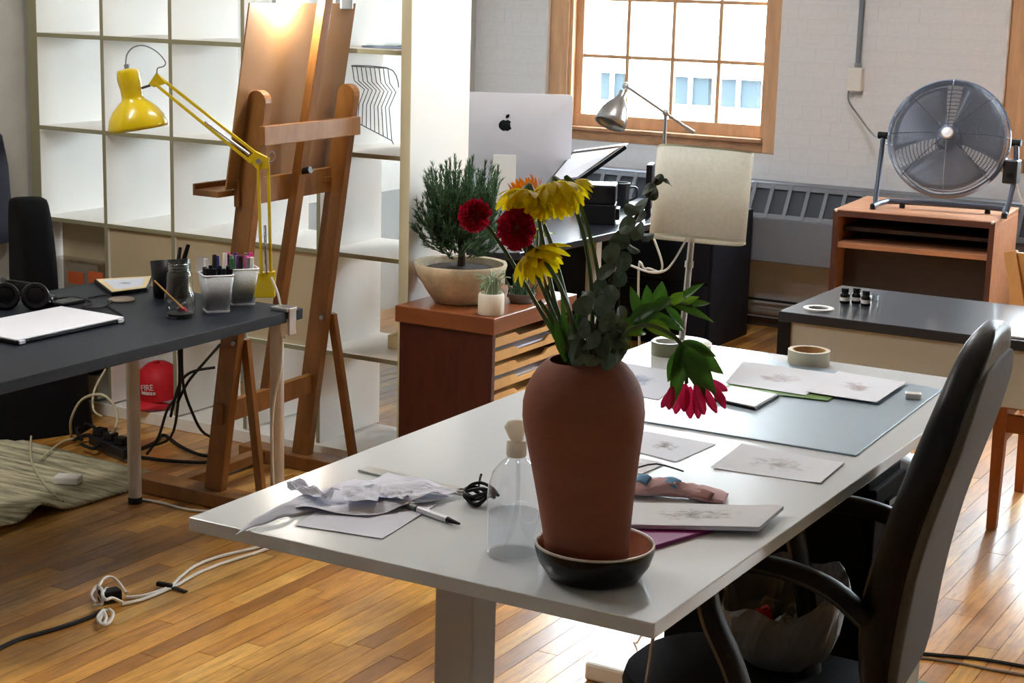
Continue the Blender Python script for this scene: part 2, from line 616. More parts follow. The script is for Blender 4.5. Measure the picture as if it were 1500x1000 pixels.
        bmesh.ops.recalc_face_normals(bm, faces=bm.faces)
        bm.to_mesh(me)
        bm.free()
        if smooth:
            me.polygons.foreach_set('use_smooth', [True] * len(me.polygons))
            try:
                me.set_sharp_from_angle(angle=R(42))
            except Exception:
                pass
        me.update()
        col.objects.link(o)
        if solid:
            md = o.modifiers.new('solid', 'SOLIDIFY')
            md.thickness = solid
            md.offset = 0
        if bevel:
            md = o.modifiers.new('bevel', 'BEVEL')
            md.width = bevel
            md.segments = 2
            md.limit_method = 'ANGLE'
        if subd:
            md = o.modifiers.new('subd', 'SUBSURF')
            md.levels = md.render_levels = subd
        return o


def spline(pts, k):
    out = []
    n = len(pts)
    for i in range(n - 1):
        p0, p1, p2, p3 = pts[max(i - 1, 0)], pts[i], pts[i + 1], pts[min(i + 2, n - 1)]
        for j in range(k):
            t = j / k
            out.append(0.5 * ((2 * p1) + (p2 - p0) * t + (2 * p0 - 5 * p1 + 4 * p2 - p3) * t * t + (3 * p1 - p0 - 3 * p2 + p3) * t ** 3))
    out.append(pts[-1])
    return out


def thing(name, label, cat, loc=(0, 0, 0), rz=0, group=None):
    o = bpy.data.objects.new(name, None)
    o.empty_display_size = 0.05
    o.location = loc
    o.rotation_euler = (0, 0, rz)
    col.objects.link(o)
    W[o] = Matrix.Translation(Vector(loc)) @ Matrix.Rotation(rz, 4, 'Z')
    return tag(o, label, cat, group)


def tag(o, label, cat, group=None, kind=None):
    o['label'] = label
    o['category'] = cat
    if group:
        o['group'] = group
    if kind:
        o['kind'] = kind
    return o


def struct(o, label=None):
    o['kind'] = 'structure'
    if label:
        o['label'] = label
    return o


def sroot(name, loc=(0, 0, 0), label=None):
    o = bpy.data.objects.new(name, None)
    o.location = loc
    col.objects.link(o)
    W[o] = Matrix.Translation(Vector(loc))
    return struct(o, label)


def B(*a):
    return MB().box(*a)


def rrect(cx, cy, z, w, d, r, n=5, rz=0):
    """rounded rectangle ring in XY"""
    out = []
    r = min(r, w / 2 - 1e-4, d / 2 - 1e-4)
    for q, (sx, sy) in enumerate(((1, 1), (-1, 1), (-1, -1), (1, -1))):
        for i in range(n + 1):
            a = PI / 2 * (q + i / n)
            x, y = sx * (w / 2 - r) + r * math.cos(a), sy * (d / 2 - r) + r * math.sin(a)
            out.append(Vector((cx + x * math.cos(rz) - y * math.sin(rz), cy + x * math.sin(rz) + y * math.cos(rz), z)))
    return out


def cable(name, label, pts, r, m, cat='cable', group=None):
    return tag(MB().tube(pts, r, 6, 5).build(name, m, smooth=True), label, cat, group)


# ================================================================== ROOM
# ---- floor
floor = struct(B(-5.3, -2.6, -0.03, 2.7, 8.45, -0.009).build('floor', M['concrete']), 'worn honey coloured strip floor')
PWD = 0.062
lens = (0.5, 0.7, 0.95, 1.25)
pm = {}
for L_ in lens:
    t = B(-PWD / 2 + 0.0008, 0, -0.009, PWD / 2 - 0.0008, L_ - 0.0016, 0)
    me = bpy.data.meshes.new('plank')
    me.from_pydata([tuple(p) for p in t.v], [], t.f)
    me.materials.append(M['plank'])
    pm[L_] = me
cand = []
x = -5.25
while x < 2.6:
    y = -0.2 - rnd.random()
    while y < 8.4:
        L_ = rnd.choice(lens)
        cand.append((x, y, L_))
        y += L_
    x += PWD


def plank_px(x, y, L_):
    c = [pix((x + sx * PWD / 2, max(y + t * L_, 0.4), 0)) for t in (0, 0.5, 1) for sx in (-1, 1)]
    if any(q[2] < 0.3 for q in c):
        return 0
    inn = sum(1 for q in c if -20 < q[0] < 1520 and 440 < q[1] < 1010)
    if inn == 0:
        return 0
    cxm, cym = c[2][0], c[2][1]
    area_ = (math.hypot(c[0][0] - c[4][0], c[0][1] - c[4][1])) * (PWD * F / c[2][2])
    # hidden behind the table top, the shelf or the drawer chest
    hid = 1
    if 420 < cxm < 1150 and 520 < cym < 760 + (cxm - 275) * 0.22:
        hid = 0.02
    if y > 4.95 and x < -2.85:
        hid = 0.02
    if 940 < cxm < 1320 and cym > 640:
        hid = 0.05
    return area_ * hid * inn / 6


sc_ = sorted(((plank_px(*c), c) for c in cand), reverse=True, key=lambda q: q[0])
far = MB()
for i, (a, (x, y, L_)) in enumerate(sc_):
    dz = -rnd.random() * 0.0006
    if i < 300 and a > 0:
        o = bpy.data.objects.new('plank', pm[L_])
        o.location = (x, y, dz)
        o.parent = floor
        o.matrix_parent_inverse = W[floor].inverted()
        col.objects.link(o)
    else:
        L2 = min(L_, 8.41 - y)
        far.box(x - PWD / 2 + 0.0008, y, -0.009, x + PWD / 2 - 0.0008, y + L2 - 0.0016, dz)
o = far.build('plank_field', M['plank_far'], floor)
o['kind'] = 'stuff'

# ---- back wall with three window openings
YW = 8.41
WIN = [(-4.655, -3.271), (-2.104, -0.72), (0.45, 1.83)]  # last opening is unseen, added to let in more daylight
Z0, Z1, ZC = 0.913, 2.62, 3.4
wb = MB()
xs = [-5.3] + [v for w in WIN for v in w] + [2.7]
for i in range(0, len(xs), 2):
    wb.box(xs[i], YW + 0.0012, 0, xs[i + 1], YW + 0.3, ZC)
for a, b in WIN:
    wb.box(a, YW + 0.0012, 0, b, YW + 0.3, Z0)
    wb.box(a, YW + 0.0012, Z1, b, YW + 0.3, ZC)
wall_back = struct(wb.build('wall_back', M['mortar']), 'white painted brick wall')
bw, bh = 0.212, 0.0735
t = B(0, 0, 0, 1, 0.012, 1)
bme = bpy.data.meshes.new('brick')
t = MB().box(0, 0, 0, 1, 0.02, 1)
bme.from_pydata([tuple(p) for p in t.v], [], t.f)
bme.materials.append(M['brick'])


def brick_visible(xc, zc):
    if zc > 1.8:
        return False
    px, py, _ = pix((xc, YW, zc))
    if not (-10 < py < 490):
        return False
    if 700 < px < 805 and py < 145:
        return True
    if 835 < px < 960 and 205 < py < 270:
        return True
    if 1075 < px < 1485 and py < 300:
        return True
    if 1075 < px < 1222 and 370 < py < 480:
        return True
    return False


ind = []
bst = MB()
row = 0
z = 0.005
while z < ZC - 0.06:
    header = row % 6 == 3
    w_ = bw / 2 if header else bw
    x = -5.3 - (row % 2) * w_ / 2
    while x < 2.7:
        a, b = max(x, -5.3) + 0.002, min(x + w_, 2.7) - 0.002
        segs = [(a, b)]
        if z + bh > Z0 and z < Z1:
            for wa, wb_ in WIN:
                ns = []
                for (p, q) in segs:
                    if q <= wa or p >= wb_:
                        ns.append((p, q))
                    else:
                        if p < wa - 0.02:
                            ns.append((p, wa))
                        if q > wb_ + 0.02:
                            ns.append((wb_, q))
                segs = ns
        for p, q in segs:
            if q - p < 0.02:
                continue
            dy = rnd.random() * 0.0010
            zt = z + bh - 0.004
            if brick_visible((p + q) / 2, z + bh / 2) and len(ind) < 300:
                o = bpy.data.objects.new('brick', bme)
                o.scale = (q - p, 1, zt - z)
                o.location = (p, YW - dy, z)
                o.rotation_euler = (0, 0, R(rnd.uniform(-0.25, 0.25)))
                o.parent = wall_back
                o.matrix_parent_inverse = W[wall_back].inverted()
                col.objects.link(o)
                ind.append(o)
            else:
                bst.box(p, YW - dy, z, q, YW + 0.02, zt)
        x += w_
    z += bh
    row += 1
bst.build('brick_field', M['brick'], wall_back)['kind'] = 'stuff'
struct(B(-5.3, YW - 0.018, 0.0, 2.7, YW - 0.001, 0.045).build('baseboard_back', M['concrete'], bevel=0.004))
struct(B(-5.3, -2.6, 0, -5.12, 8.41, ZC).build('wall_left', M['wall_left']), 'grey plaster wall')
struct(B(2.6, -2.6, 0, 2.75, 8.41, ZC).build('wall_right', M['dark_wall']))
struct(B(-5.3, -2.75, 0, 2.7, -2.6, ZC).build('wall_front', M['dark_wall']))
struct(B(-5.4, -2.75, ZC, 2.8, 8.8, ZC + 0.1).build('ceiling', M['ceiling']))

# ---- windows, the third one unseen and added for daylight
rows_z = [1.055, 1.377, 1.69, 2.0, 2.31]
for wi, (xa, xb) in enumerate(WIN):
    w = sroot('window_%d' % (wi + 1), ((xa + xb) / 2, YW, Z0), 'pine sash window with small panes')
    Yf = YW + 0.035
    fw = 0.118
    for k, (p, q) in enumerate(((xa, xa + fw), (xb - fw * 0.7, xb))):
        f = B(p, Yf, Z0, q, Yf + 0.05, Z1).build('jamb', M['wood_win'], w, bevel=0.006)
        e0, e1 = (q - 0.004, q + 0.022) if k == 0 else (p - 0.022, p + 0.004)
        B(e0, Yf + 0.01, Z0 + 0.08, e1, Yf + 0.10, Z1).build('stop_bead', M['wood_win'], f, bevel=0.004)
    B(xa, Yf, Z1 - 0.1, xb, Yf + 0.05, Z1).build('head_jamb', M['wood_win'], w, bevel=0.005)
    B(xa + 0.1, Yf - 0.012, Z0 + 0.052, xb - 0.085, Yf + 0.1, Z0 + 0.074).build('sill', M['wood_sill'], w, bevel=0.006)
    B(xa + 0.1, Yf + 0.012, Z0, xb - 0.085, Yf + 0.06, Z0 + 0.052).build('apron', M['wood_sill'], w, bevel=0.004)
    ga, gb = xa + 0.185, xb - 0.105
    Ys = Yf + 0.055
    B(xa + fw + 0.005, Ys, Z0 + 0.07, xb - 0.085, Ys + 0.04, rows_z[0]).build('bottom_rail', M['wood_win'], w, bevel=0.006)
    B(xa + fw + 0.005, Ys, rows_z[0], ga, Ys + 0.04, Z1 - 0.1).build('stile', M['wood_win'], w, bevel=0.005)
    B(gb, Ys, rows_z[0], xb - 0.085, Ys + 0.04, Z1 - 0.1).build('stile', M['wood_win'], w, bevel=0.005)
    B(ga, Ys, rows_z[-1], gb, Ys + 0.04, Z1 - 0.1).build('top_rail', M['wood_win'], w, bevel=0.005)
    cxs = [ga + (gb - ga) * k / 4 for k in range(5)]
    for k in (1, 2, 3):
        B(cxs[k] - 0.011, Ys + 0.004, rows_z[0], cxs[k] + 0.011, Ys + 0.036, rows_z[-1]).build('muntin', M['wood_win'], w, bevel=0.003)
    for zz in rows_z[1:-1]:
        B(ga, Ys + 0.006, zz - 0.010, gb, Ys + 0.034, zz + 0.010).build('muntin', M['wood_win'], w, bevel=0.003)
    for r_ in range(4):
        for c in range(4):
            B(cxs[c], Ys + 0.018, rows_z[r_], cxs[c + 1], Ys + 0.021, rows_z[r_ + 1]).build('pane', M['glass'], w)

# ---- outside: street and opposite building
struct(B(-60, 8.8, -6.2, 50, 60, -6.0).build('street', M['street']), 'street outside the windows')
fb = thing('building', 'white building with a band of bluish windows seen through the sash window', 'building', (-14, 26, -6))
fac = MB()
YF = 26.0
zb0, zb1 = -0.12, 0.34
fac.box(-45, YF, -6, 25, YF + 4, zb0)
fac.box(-45, YF, zb1, 25, YF + 4, 3.4)
fac.box(-45, YF + 0.25, zb0 - 0.2, 25, YF + 4, zb1 + 0.1)
fac.build('facade', M['facade'], fb)
for (pa, pb) in ((876, 908), (978, 1034), (1046, 1107), (1150, 1230), (760, 830), (640, 700), (1300, 1420)):
    a, b = PY(pa, 130, YF), PY(pb, 130, YF)
    fr = B(a.x, YF + 0.1, zb0, b.x, YF + 0.24, zb1).build('window', M['facade_win'], fb)
    B((a.x * 0.45 + b.x * 0.55) - 0.03, YF + 0.04, zb0, (a.x * 0.45 + b.x * 0.55) + 0.03, YF + 0.1, zb1).build('mullion', M['facade_tint'], fr)

# ---- convector radiator under the windows
rad = thing('radiator', 'long blue grey convector radiator with a row of vents on brick wall', 'radiator', (-3.1, 8.3, 0.384))
B(-5.0, 8.17, 0.384, -1.2, 8.40, 0.61).build('body', M['rad_blue'], rad, bevel=0.006)
g = MB()
ya, yb, za, zt = 8.17, 8.27, 0.61, 0.775
for (t0, t1) in ((0, 0.13), (0.87, 1.0)):
    g.prism([(-5.0, ya + (yb - ya) * t0, za + (zt - za) * t0), (-5.0, ya + (yb - ya) * t1, za + (zt - za) * t1), (-5.0, yb + 0.02, za + (zt - za) * t1), (-5.0, yb + 0.02, za + (zt - za) * t0)], (3.8, 0, 0))
x = -4.98
bars = []
while x < -1.2:
    g.bar((x, ya + 0.004, za), (x, yb + 0.004, zt), 0.02, 0.012, (0, 1, -0.6))
    bars.append(x)
    x += 0.0985
g.build('grille_frame', M['rad_blue'], rad)
for xx in bars[:-1]:
    MB().bar((xx + 0.049, ya + 0.024, za + 0.01), (xx + 0.049, yb + 0.012, zt - 0.012), 0.09, 0.006, (0, 1, -0.6)).build('vent', M['rad_dark'], rad)
B(-5.0, yb, zt - 0.012, -1.2, 8.40, zt + 0.006).build('top_plate', M['rad_blue'], rad, bevel=0.003)
tag(MB().cyl((-5.1, 8.35, 0.085), (-1.3, 8.35, 0.085), 0.022, n=14).build('heating_pipe', M['pipe'], smooth=True), 'brown heating pipe along the foot of the brick wall', 'pipe')
tag(MB().cyl((-5.1, 8.375, 0.145), (-1.3, 8.375, 0.145), 0.007, n=8).build('thin_pipe', M['rubber'], smooth=True), 'thin dark pipe just above the brown heating pipe', 'pipe')

# ---- conduit and socket box on the wall
cd = thing('conduit', 'grey metal conduit with junction box on white brick wall', 'conduit', (-2.838, YW, 1.25))
MB().cyl((-2.838, YW - 0.022, 1.40), (-2.838, YW - 0.022, 3.3), 0.0135, n=12).build('tube', M['rad_blue'], cd, smooth=True)
MB().cyl((-2.838, YW - 0.022, 1.385), (-2.838, YW - 0.022, 1.41), 0.018, n=12).build('collar', M['steel'], cd, smooth=True)
B(-2.882, YW - 0.055, 1.27, -2.805, YW, 1.388).build('junction_box', M['wall_white'], cd, bevel=0.006)
B(-2.872, YW - 0.058, 1.29, -2.815, YW - 0.054, 1.37).build('cover_plate', M['wall_white'], cd, bevel=0.002)
fcn = PY(1297, 175, 7.62)
cable('grey_cable', 'grey cord from the wall junction box to the fan', [(-2.868, YW - 0.045, 1.285), (-2.86, YW - 0.06, 1.22), (-2.80, YW - 0.07, 1.15), (-2.68, 8.2, 1.08), (-2.5, 7.85, 1.07), (-2.36, 7.68, 1.06)], 0.005, M['m_grey'])

# ================================================================== CUBE SHELF (open backed room divider)
XS0, XS1, YS0, YS1 = -5.095, -3.268, 4.944, 5.334
sh = thing('cube_shelf', 'white open cube shelf, five by five, standing as room divider', 'shelf', ((XS0 + XS1) / 2, (YS0 + YS1) / 2, 0))
XI = [-5.045, -4.700, -4.355, -4.008, -3.662, -3.308]
ZI = [0.05, 0.41, 0.78, 1.145, 1.51, 1.87]
B(XS0, YS0, 0, XI[0], YS1, 1.92).build('side_panel', M['white_lam'], sh, bevel=0.002)
B(XI[-1], YS0, 0, XS1, YS1, 1.92).build('side_panel', M['white_lam'], sh, bevel=0.002)
B(XI[-1] - 0.0005, YS0 - 0.002, 0, XS1 + 0.0005, YS0, 1.92).build('edge_shading', M['cream_edge'], sh)  # paler strip: lamplight on this post put into the colour
B(XS0 - 0.0005, YS0 - 0.002, 0, XI[0] + 0.0005, YS0, 1.92).build('edge_shading', M['shelf_edge_shade'], sh)
B(XI[0], YS0, 1.87, XI[-1], YS1, 1.92).build('top_panel', M['white_lam'], sh, bevel=0.002)
B(XI[0], YS0, 0, XI[-1], YS1, 0.05).build('bottom_panel', M['white_lam'], sh, bevel=0.002)
for zz in ZI[1:-1]:
    f = B(XI[0], YS0, zz - 0.008, XI[-1], YS1, zz + 0.008).build('shelf_board', M['white_lam'], sh)
    B(XI[0], YS0 - 0.0015, zz - 0.008, XI[-1], YS0, zz + 0.008).build('edge_shading', M['shelf_edge_shade'], f)
for r_ in range(5):
    for xx in XI[1:-1]:
        f = B(xx - 0.008, YS0, ZI[r_] + 0.008, xx + 0.008, YS1, ZI[r_ + 1] - 0.008).build('divider', M['white_lam'], sh)
        B(xx - 0.008, YS0 - 0.0015, ZI[r_] + 0.008, xx + 0.008, YS0, ZI[r_ + 1] - 0.008).build('edge_shading', M['shelf_edge_shade'], f)

# beige panels that give most of the third row its tan tone
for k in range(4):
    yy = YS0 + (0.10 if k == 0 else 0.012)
    tag(B(XI[k] + 0.0095, yy, ZI[1] + 0.0085, XI[k + 1] - 0.0095, yy + 0.004, ZI[2] - 0.0095).build('beige_panel', M['beige_fill']),
        ('beige panel closing the shelf cube with the plastic box', 'beige panel closing the shelf cube behind leather pencil holder', 'beige panel closing the shelf cube behind mesh cups', 'beige panel closing the shelf cube behind the easel uprights')[k], 'card')
# shelf contents
wr = thing('wire_rack', 'dark zigzag wire magazine rack leaning in upper shelf cube', 'rack', PY(560, 232, 5.1))
n_w = 9
prof = [(516, 97), (519, 118), (534, 131), (526, 152), (524, 180)]
prof_b = [(568, 100), (571, 122), (580, 135), (570, 158), (574, 206)]
Ya, Yb = 5.06, 5.30
for k in range(n_w):
    t = k / (n_w - 1)
    pts = [PY(a[0] + (b[0] - a[0]) * t, a[1] + (b[1] - a[1]) * t, Ya + (Yb - Ya) * t) for a, b in zip(prof, prof_b)]
    MB().tube(pts, 0.0016, 5, 0).build('wire', M['black'], wr)
for e in (0, -1):
    MB().tube([PY(*prof[e], Ya), PY(*prof_b[e], Yb)], 0.002, 5, 0).build('cross_wire', M['black'], wr)
MB().tube([PY(516, 97, Ya), PY(520, 96, Ya + .02), PY(566, 99, Yb), PY(580, 110, Yb + .01), PY(584, 128, Yb + .01)], 0.002, 5, 2).build('cross_wire', M['black'], wr)
MB().tube([PY(574, 206, Yb), PY(578, 214, Yb), (-3.36, 5.28, 1.154)], 0.002, 5, 0).build('foot_wire', M['black'], wr)
tr = thing('glass_tray', 'shallow greenish glass tray on the shelf above the wire rack', 'tray', (-3.45, 5.2, 1.518))
for k in range(2):
    B(-3.56 + 0.02 * k, 5.06, 1.519 + 0.008 * k, -3.33, 5.31, 1.525 + 0.008 * k).build('plate', M['jar_glass'] if k else M['blue_grey'], tr, bevel=0.002)
tag(B(-3.40, 5.20, 1.155, -3.33, 5.31, 1.31).build('folder', M['blue_grey'], bevel=0.003), 'blue grey folder standing behind the wire rack', 'folder')
tag(B(-3.41, 5.19, 1.3105, -3.325, 5.315, 1.325).build('black_tray', M['black'], bevel=0.003), 'flat black case on top of blue grey folder', 'case')
tag(B(-3.42, 5.18, 0.790, -3.325, 5.32, 1.02).build('file_box', M['dark_blue'], bevel=0.004), 'dark blue box file in shelf cube beside the post', 'box')
tag(B(-3.43, 5.24, 0.418, -3.33, 5.262, 0.70).build('picture_frame', M['black'], bevel=0.003), 'black picture frame standing in third shelf cube by post', 'frame')
B(-3.42, 5.233, 0.45, -3.34, 5.241, 0.68).build('print', M['tan_paper'], bpy.data.objects['picture_frame'])
tag(B(-3.46, 5.10, 0.419, -3.33, 5.20, 0.47).build('yellow_pad', M['tan_paper'], bevel=0.003), 'yellowish pad lying before the black picture frame', 'pad')
# plastic takeaway box with orange print, behind the desk on the third row
tb = thing('plastic_box', 'clear plastic box with orange prints in shelf behind desk', 'box', PY(125, 415, 5.0))
a, b = PY(84, 420, 5.0), PY(158, 385, 5.0)
B(a.x, 4.955, 0.42, b.x, 5.038, b.z).build('tub', M['clear_box'], tb, bevel=0.008)
for (p, q) in ((104, 126), (134, 155)):
    c, d = PY(p, 413, 4.968), PY(q, 399, 4.968)
    B(c.x, 4.951, c.z, d.x, 4.954, d.z).build('orange_sticker', M['orange_print'], tb)
# cap
cp = thing('cap', 'red baseball cap with white FIRE lettering in bottom shelf cube', 'cap', (-3.90, 5.03, 0.06))
cc = PY(222, 580, 4.99)
cr = MB()
cr.lathe([(0.095, 0), (0.097, 0.03), (0.092, 0.07), (0.074, 0.105), (0.045, 0.127), (0.012, 0.134)], (0, 0, 0), 28, mtx=Matrix.Identity(4))
Mc = Matrix.Translation(Vector((cc.x, 5.045, cc.z))) @ Matrix.Rotation(R(10), 4, 'X')
cr.v = [Mc @ p for p in cr.v]
cr.build('crown', M['red'], cp, smooth=True)
br = MB().patch(lambda u, v: Mc @ Vector(((u - 0.5) * 0.165 * (1 - 0.25 * v * v), -0.08 * math.cos((u - 0.5) * 2.2) - 0.062 * v * math.cos((u - 0.5) * 2.6), 0.004 - 0.02 * v - 0.045 * (u - 0.5) ** 2 * 4 * 0.5)), 12, 5)
br.build('brim', M['red'], cp, smooth=True, solid=0.004)
MB().ball(Mc @ Vector((0, 0, 0.136)), 0.008).build('button', M['red'], cp, smooth=True)


def text(s, size, m, parent, mtx, name='lettering', ext=0.0008):
    cu = bpy.data.curves.new(name, 'FONT')
    cu.body = s
    cu.size = size
    cu.extrude = ext
    cu.align_x = 'CENTER'
    tmp = bpy.data.objects.new(name, cu)
    me = bpy.data.meshes.new_from_object(tmp)
    bpy.data.objects.remove(tmp)
    me.materials.clear()
    me.materials.append(m)
    o = bpy.data.objects.new(name, me)
    col.objects.link(o)
    o.parent = parent
    o.matrix_local = W[parent].inverted() @ mtx
    W[o] = W[parent]
    return o


Mt = Mc @ Matrix.Rotation(R(6), 4, 'Z') @ Matrix.Translation((0.012, -0.0970, 0.052)) @ Matrix.Rotation(R(-8), 4, 'Y') @ Matrix.Rotation(R(82), 4, 'X')
text('FIRE', 0.034, M['m_white'], cp, Mt)
sm = MB()
for k in range(8):
    q = Mc @ Vector((-0.026 + 0.0105 * k, -0.0985 + abs(k - 3.5) ** 2 * 0.0009, 0.034 - 0.002 * k * 0))
    sm.box(q.x - 0.004, q.y - 0.0015, q.z, q.x + 0.004, q.y + 0.003, q.z + 0.011)
sm.build('small_lettering', M['m_white'], cp)
# camera in the bottom cube
cm = thing('camera', 'black camera lying in bottom shelf cube under the desk', 'camera', (-4.33, 4.95, 0.2))
a, b = PY(86, 580, 4.93), PY(132, 548, 4.93)
B(a.x - 0.03, 4.945, 0.16, b.x, 5.03, b.z).build('body', M['black'], cm, bevel=0.01)
MB().cyl((b.x - 0.03, 4.985, 0.21), (b.x + 0.04, 4.955, 0.215), 0.045, 0.04, 20).build('lens', M['black_gloss'], cm, smooth=True)
tag(B(a.x - 0.05, 4.95, 0.0585, b.x + 0.02, 5.15, 0.158).build('white_box', M['white_plastic'], bevel=0.004), 'white box under the black camera in shelf bottom', 'box')

# black jacket hanging at far left
jk = MB()
rings = []
for k, (zz, w_, d_) in enumerate(((1.16, 0.02, 0.05), (1.12, 0.045, 0.12), (1.0, 0.055, 0.17), (0.85, 0.065, 0.19), (0.70, 0.075, 0.21))):
    rings.append([Vector((-5.082 + w_ * 0.5 - 0.03 + p.x * 0.9, 4.715 + p.y + 0.008 * math.sin(7 * i + k), zz)) for i, p in enumerate(rrect(0, 0, 0, w_, d_, w_ * 0.45, 4))])
jk.ring_loft(rings)
tag(jk.build('jacket', M['dark_blue'], smooth=True), 'dark jacket hanging on grey wall at left edge', 'jacket')

# ================================================================== WHITE TABLE
TZ = 0.95
tx0, tx1, ty0, ty1 = -1.637, -0.858, 1.884, 3.548
tbl = thing('standing_table', 'long white table with grey column legs and papers on top', 'table', ((tx0 + tx1) / 2, (ty0 + ty1) / 2, 0))
B(tx0, ty0, TZ - 0.0215, tx1, ty1, TZ).build('tabletop', M['table_white'], tbl, bevel=0.0015)
for yy, s in ((2.035, 1), (ty1 - 0.16, -1)):
    lg = B(-1.29, yy, 0.03, -1.222, yy + 0.07, TZ - 0.05).build('leg', M['table_leg'], tbl, bevel=0.004)
    B(-1.58, yy + 0.0, 0.0, -0.93, yy + 0.07, 0.035).build('foot', M['table_leg'], tbl, bevel=0.006)
    B(-1.55, yy + 0.005, TZ - 0.05, -0.95, yy + 0.06, TZ - 0.022).build('bracket', M['black'], tbl)
B(-1.45, 2.1, TZ - 0.055, -1.41, ty1 - 0.16, TZ - 0.022).build('rail', M['black'], tbl)
B(-1.10, 2.1, TZ - 0.055, -1.06, ty1 - 0.16, TZ - 0.022).build('rail', M['black'], tbl)

# vase in its saucer
VC = Vector((-1.008, 2.002, TZ))
sa = thing('saucer', 'black glazed saucer with white rim under terracotta vase', 'saucer', VC)
sp = [(0.0, 0.0), (0.058, 0.0), (0.066, 0.004), (0.078, 0.022), (0.0835, 0.040), (0.0835, 0.0475)]
MB().lathe(sp, VC, 48).build('dish', M['black_gloss'], sa, smooth=True)
MB().lathe([(0.0836, 0.0472), (0.0832, 0.0498), (0.081, 0.0502), (0.0795, 0.0475)], VC, 48).build('rim', M['white_rim'], sa, smooth=True)
MB().lathe([(0.0796, 0.048), (0.078, 0.035), (0.068, 0.012), (0.05, 0.008), (0.0, 0.008)], VC, 48).build('inner_glaze', M['terracotta_in'], sa, smooth=True)
va = thing('vase', 'tall unglazed terracotta vase full of wilting flowers on white table', 'vase', VC + Vector((0, 0, 0.009)))
vp = [(0.0, 0.0), (0.0545, 0.0), (0.0565, 0.006), (0.0605, 0.05), (0.0665, 0.10), (0.0745, 0.155), (0.0815, 0.198), (0.0838, 0.220), (0.0825, 0.240), (0.0775, 0.258), (0.069, 0.274), (0.060, 0.286), (0.052, 0.293), (0.048, 0.2965),
      (0.044, 0.2965), (0.046, 0.288), (0.058, 0.270), (0.07, 0.22), (0.06, 0.12), (0.05, 0.03), (0.0, 0.012)]
MV = Matrix.Translation(VC + Vector(RT) * -0.009 + Vector((0, 0, 0.0125))) @ Matrix.Rotation(R(-3.4), 4, Vector((-RT[1], RT[0], 0)))
MB().lathe(vp, (0, 0, 0), 56, mtx=MV).build('body', M['terracotta'], va, smooth=True)

# ---- flowers
MOUTH = MV @ Vector((0, 0, 0.295))
DV = pix(MOUTH)[2]
NV = Vector((FWD[0], FWD[1], 0)).normalized()
R3, U3 = Vector(RT), Vector(UP)


def FP(px, py, dd=0.0):
    return PD(px, py, DV + dd)


def petal_mesh(base, d, n, L_, w, droop, cup=0.15):
    """petal starting at base along d, face normal n, curving by droop towards -n"""
    s = d.cross(n).normalized()

    def fn(u, v):
        t = v
        wid = w * (0.35 + 1.5 * t * (1 - t) * 1.6) * (1 if t < 0.92 else 0.55)
        a = droop * t
        p = base + d * (L_ * (math.sin(a) / droop if abs(droop) > 1e-3 else t)) - n * (L_ * ((1 - math.cos(a)) / droop if abs(droop) > 1e-3 else 0))
        return p + s * ((u - 0.5) * wid) + n * (cup * wid * (abs(u - 0.5) * 2) ** 2)
    return MB().patch(fn, 2, 6)


def gerbera(name, label, c, axis, rad, m, stem_pts, droop=0.9, np_=15, grp=None, lay=2, ragged=0.15, narrow=0.34):
    root = thing(name, label, 'flower', stem_pts[0], 0, grp)
    MB().tube(stem_pts, 0.0032, 7, 4).build('stem', M['stem'], root, smooth=True)
    axis = Vector(axis).normalized()
    u = axis.orthogonal().normalized()
    w = axis.cross(u)
    MB().ball(c + axis * 0.006, rad * 0.2, 10, 6).build('disc', M['petal_o'] if m is M['petal_y'] else M['stem'], root, smooth=True)
    MB().lathe([(0.003, -0.014), (rad * 0.16, -0.008), (rad * 0.24, 0.002)], (0, 0, 0), 12, mtx=Matrix.Translation(c) @ axis.to_track_quat('Z', 'Y').to_matrix().to_4x4()).build('calyx', M['stem'], root, smooth=True)
    for l in range(lay):
        for k in range(np_):
            a = 2 * PI * (k + 0.5 * l) / np_ + rnd.uniform(-0.08, 0.08)
            d = u * math.cos(a) + w * math.sin(a)
            L_ = rad * (1 - 0.14 * l) * rnd.uniform(1 - ragged, 1 + ragged * 0.3)
            o = petal_mesh(c + d * rad * 0.10 + axis * 0.003 * l, (d + axis * (0.05 + 0.3 * l)).normalized(), (-axis + d * (0.05 + 0.3 * l)).normalized(), L_, rad * narrow, droop * rnd.uniform(0.7, 1.25), 0.10).build('petal', m, root, smooth=True)
    return root


def V3(r, u, f):
    return R3 * r + U3 * u + Vector(FWD) * f


S = lambda *p: [FP(*q) for q in p]
# wilted gerberas: faces hanging down, petals drooping like umbrellas
gerbera('yellow_gerbera', 'yellow gerbera hanging broad over the dark red carnation', FP(773, 283, 0.0), V3(-0.18, -0.95, -0.25), 0.050, M['petal_y'],
        S((845, 535, 0), (815, 450, 0.0), (798, 370, 0.03), (788, 310, 0.03), (783, 284, 0.02), (776, 277, 0.006), (773, 282, 0.0)), 1.15, 17)
gerbera('yellow_gerbera', 'yellow gerbera with crooked neck, centre of the yellow heads', FP(813, 272, 0.0), V3(0.12, -0.95, -0.3), 0.054, M['petal_y'],
        S((862, 535, 0), (868, 460, 0.01), (862, 380, 0.02), (848, 320, 0.03), (830, 278, 0.02), (818, 268, 0.006), (813, 271, 0.0)), 1.35, 17)
gerbera('yellow_gerbera', 'small yellow gerbera farthest from the red carnations, facing away', FP(836, 270, 0.05), V3(0.5, -0.75, 0.3), 0.034, M['petal_y'],
        S((872, 535, 0.01), (880, 440, 0.03), (868, 360, 0.05), (850, 300, 0.06), (838, 268, 0.055), (836, 269, 0.05)), 1.0, 14)
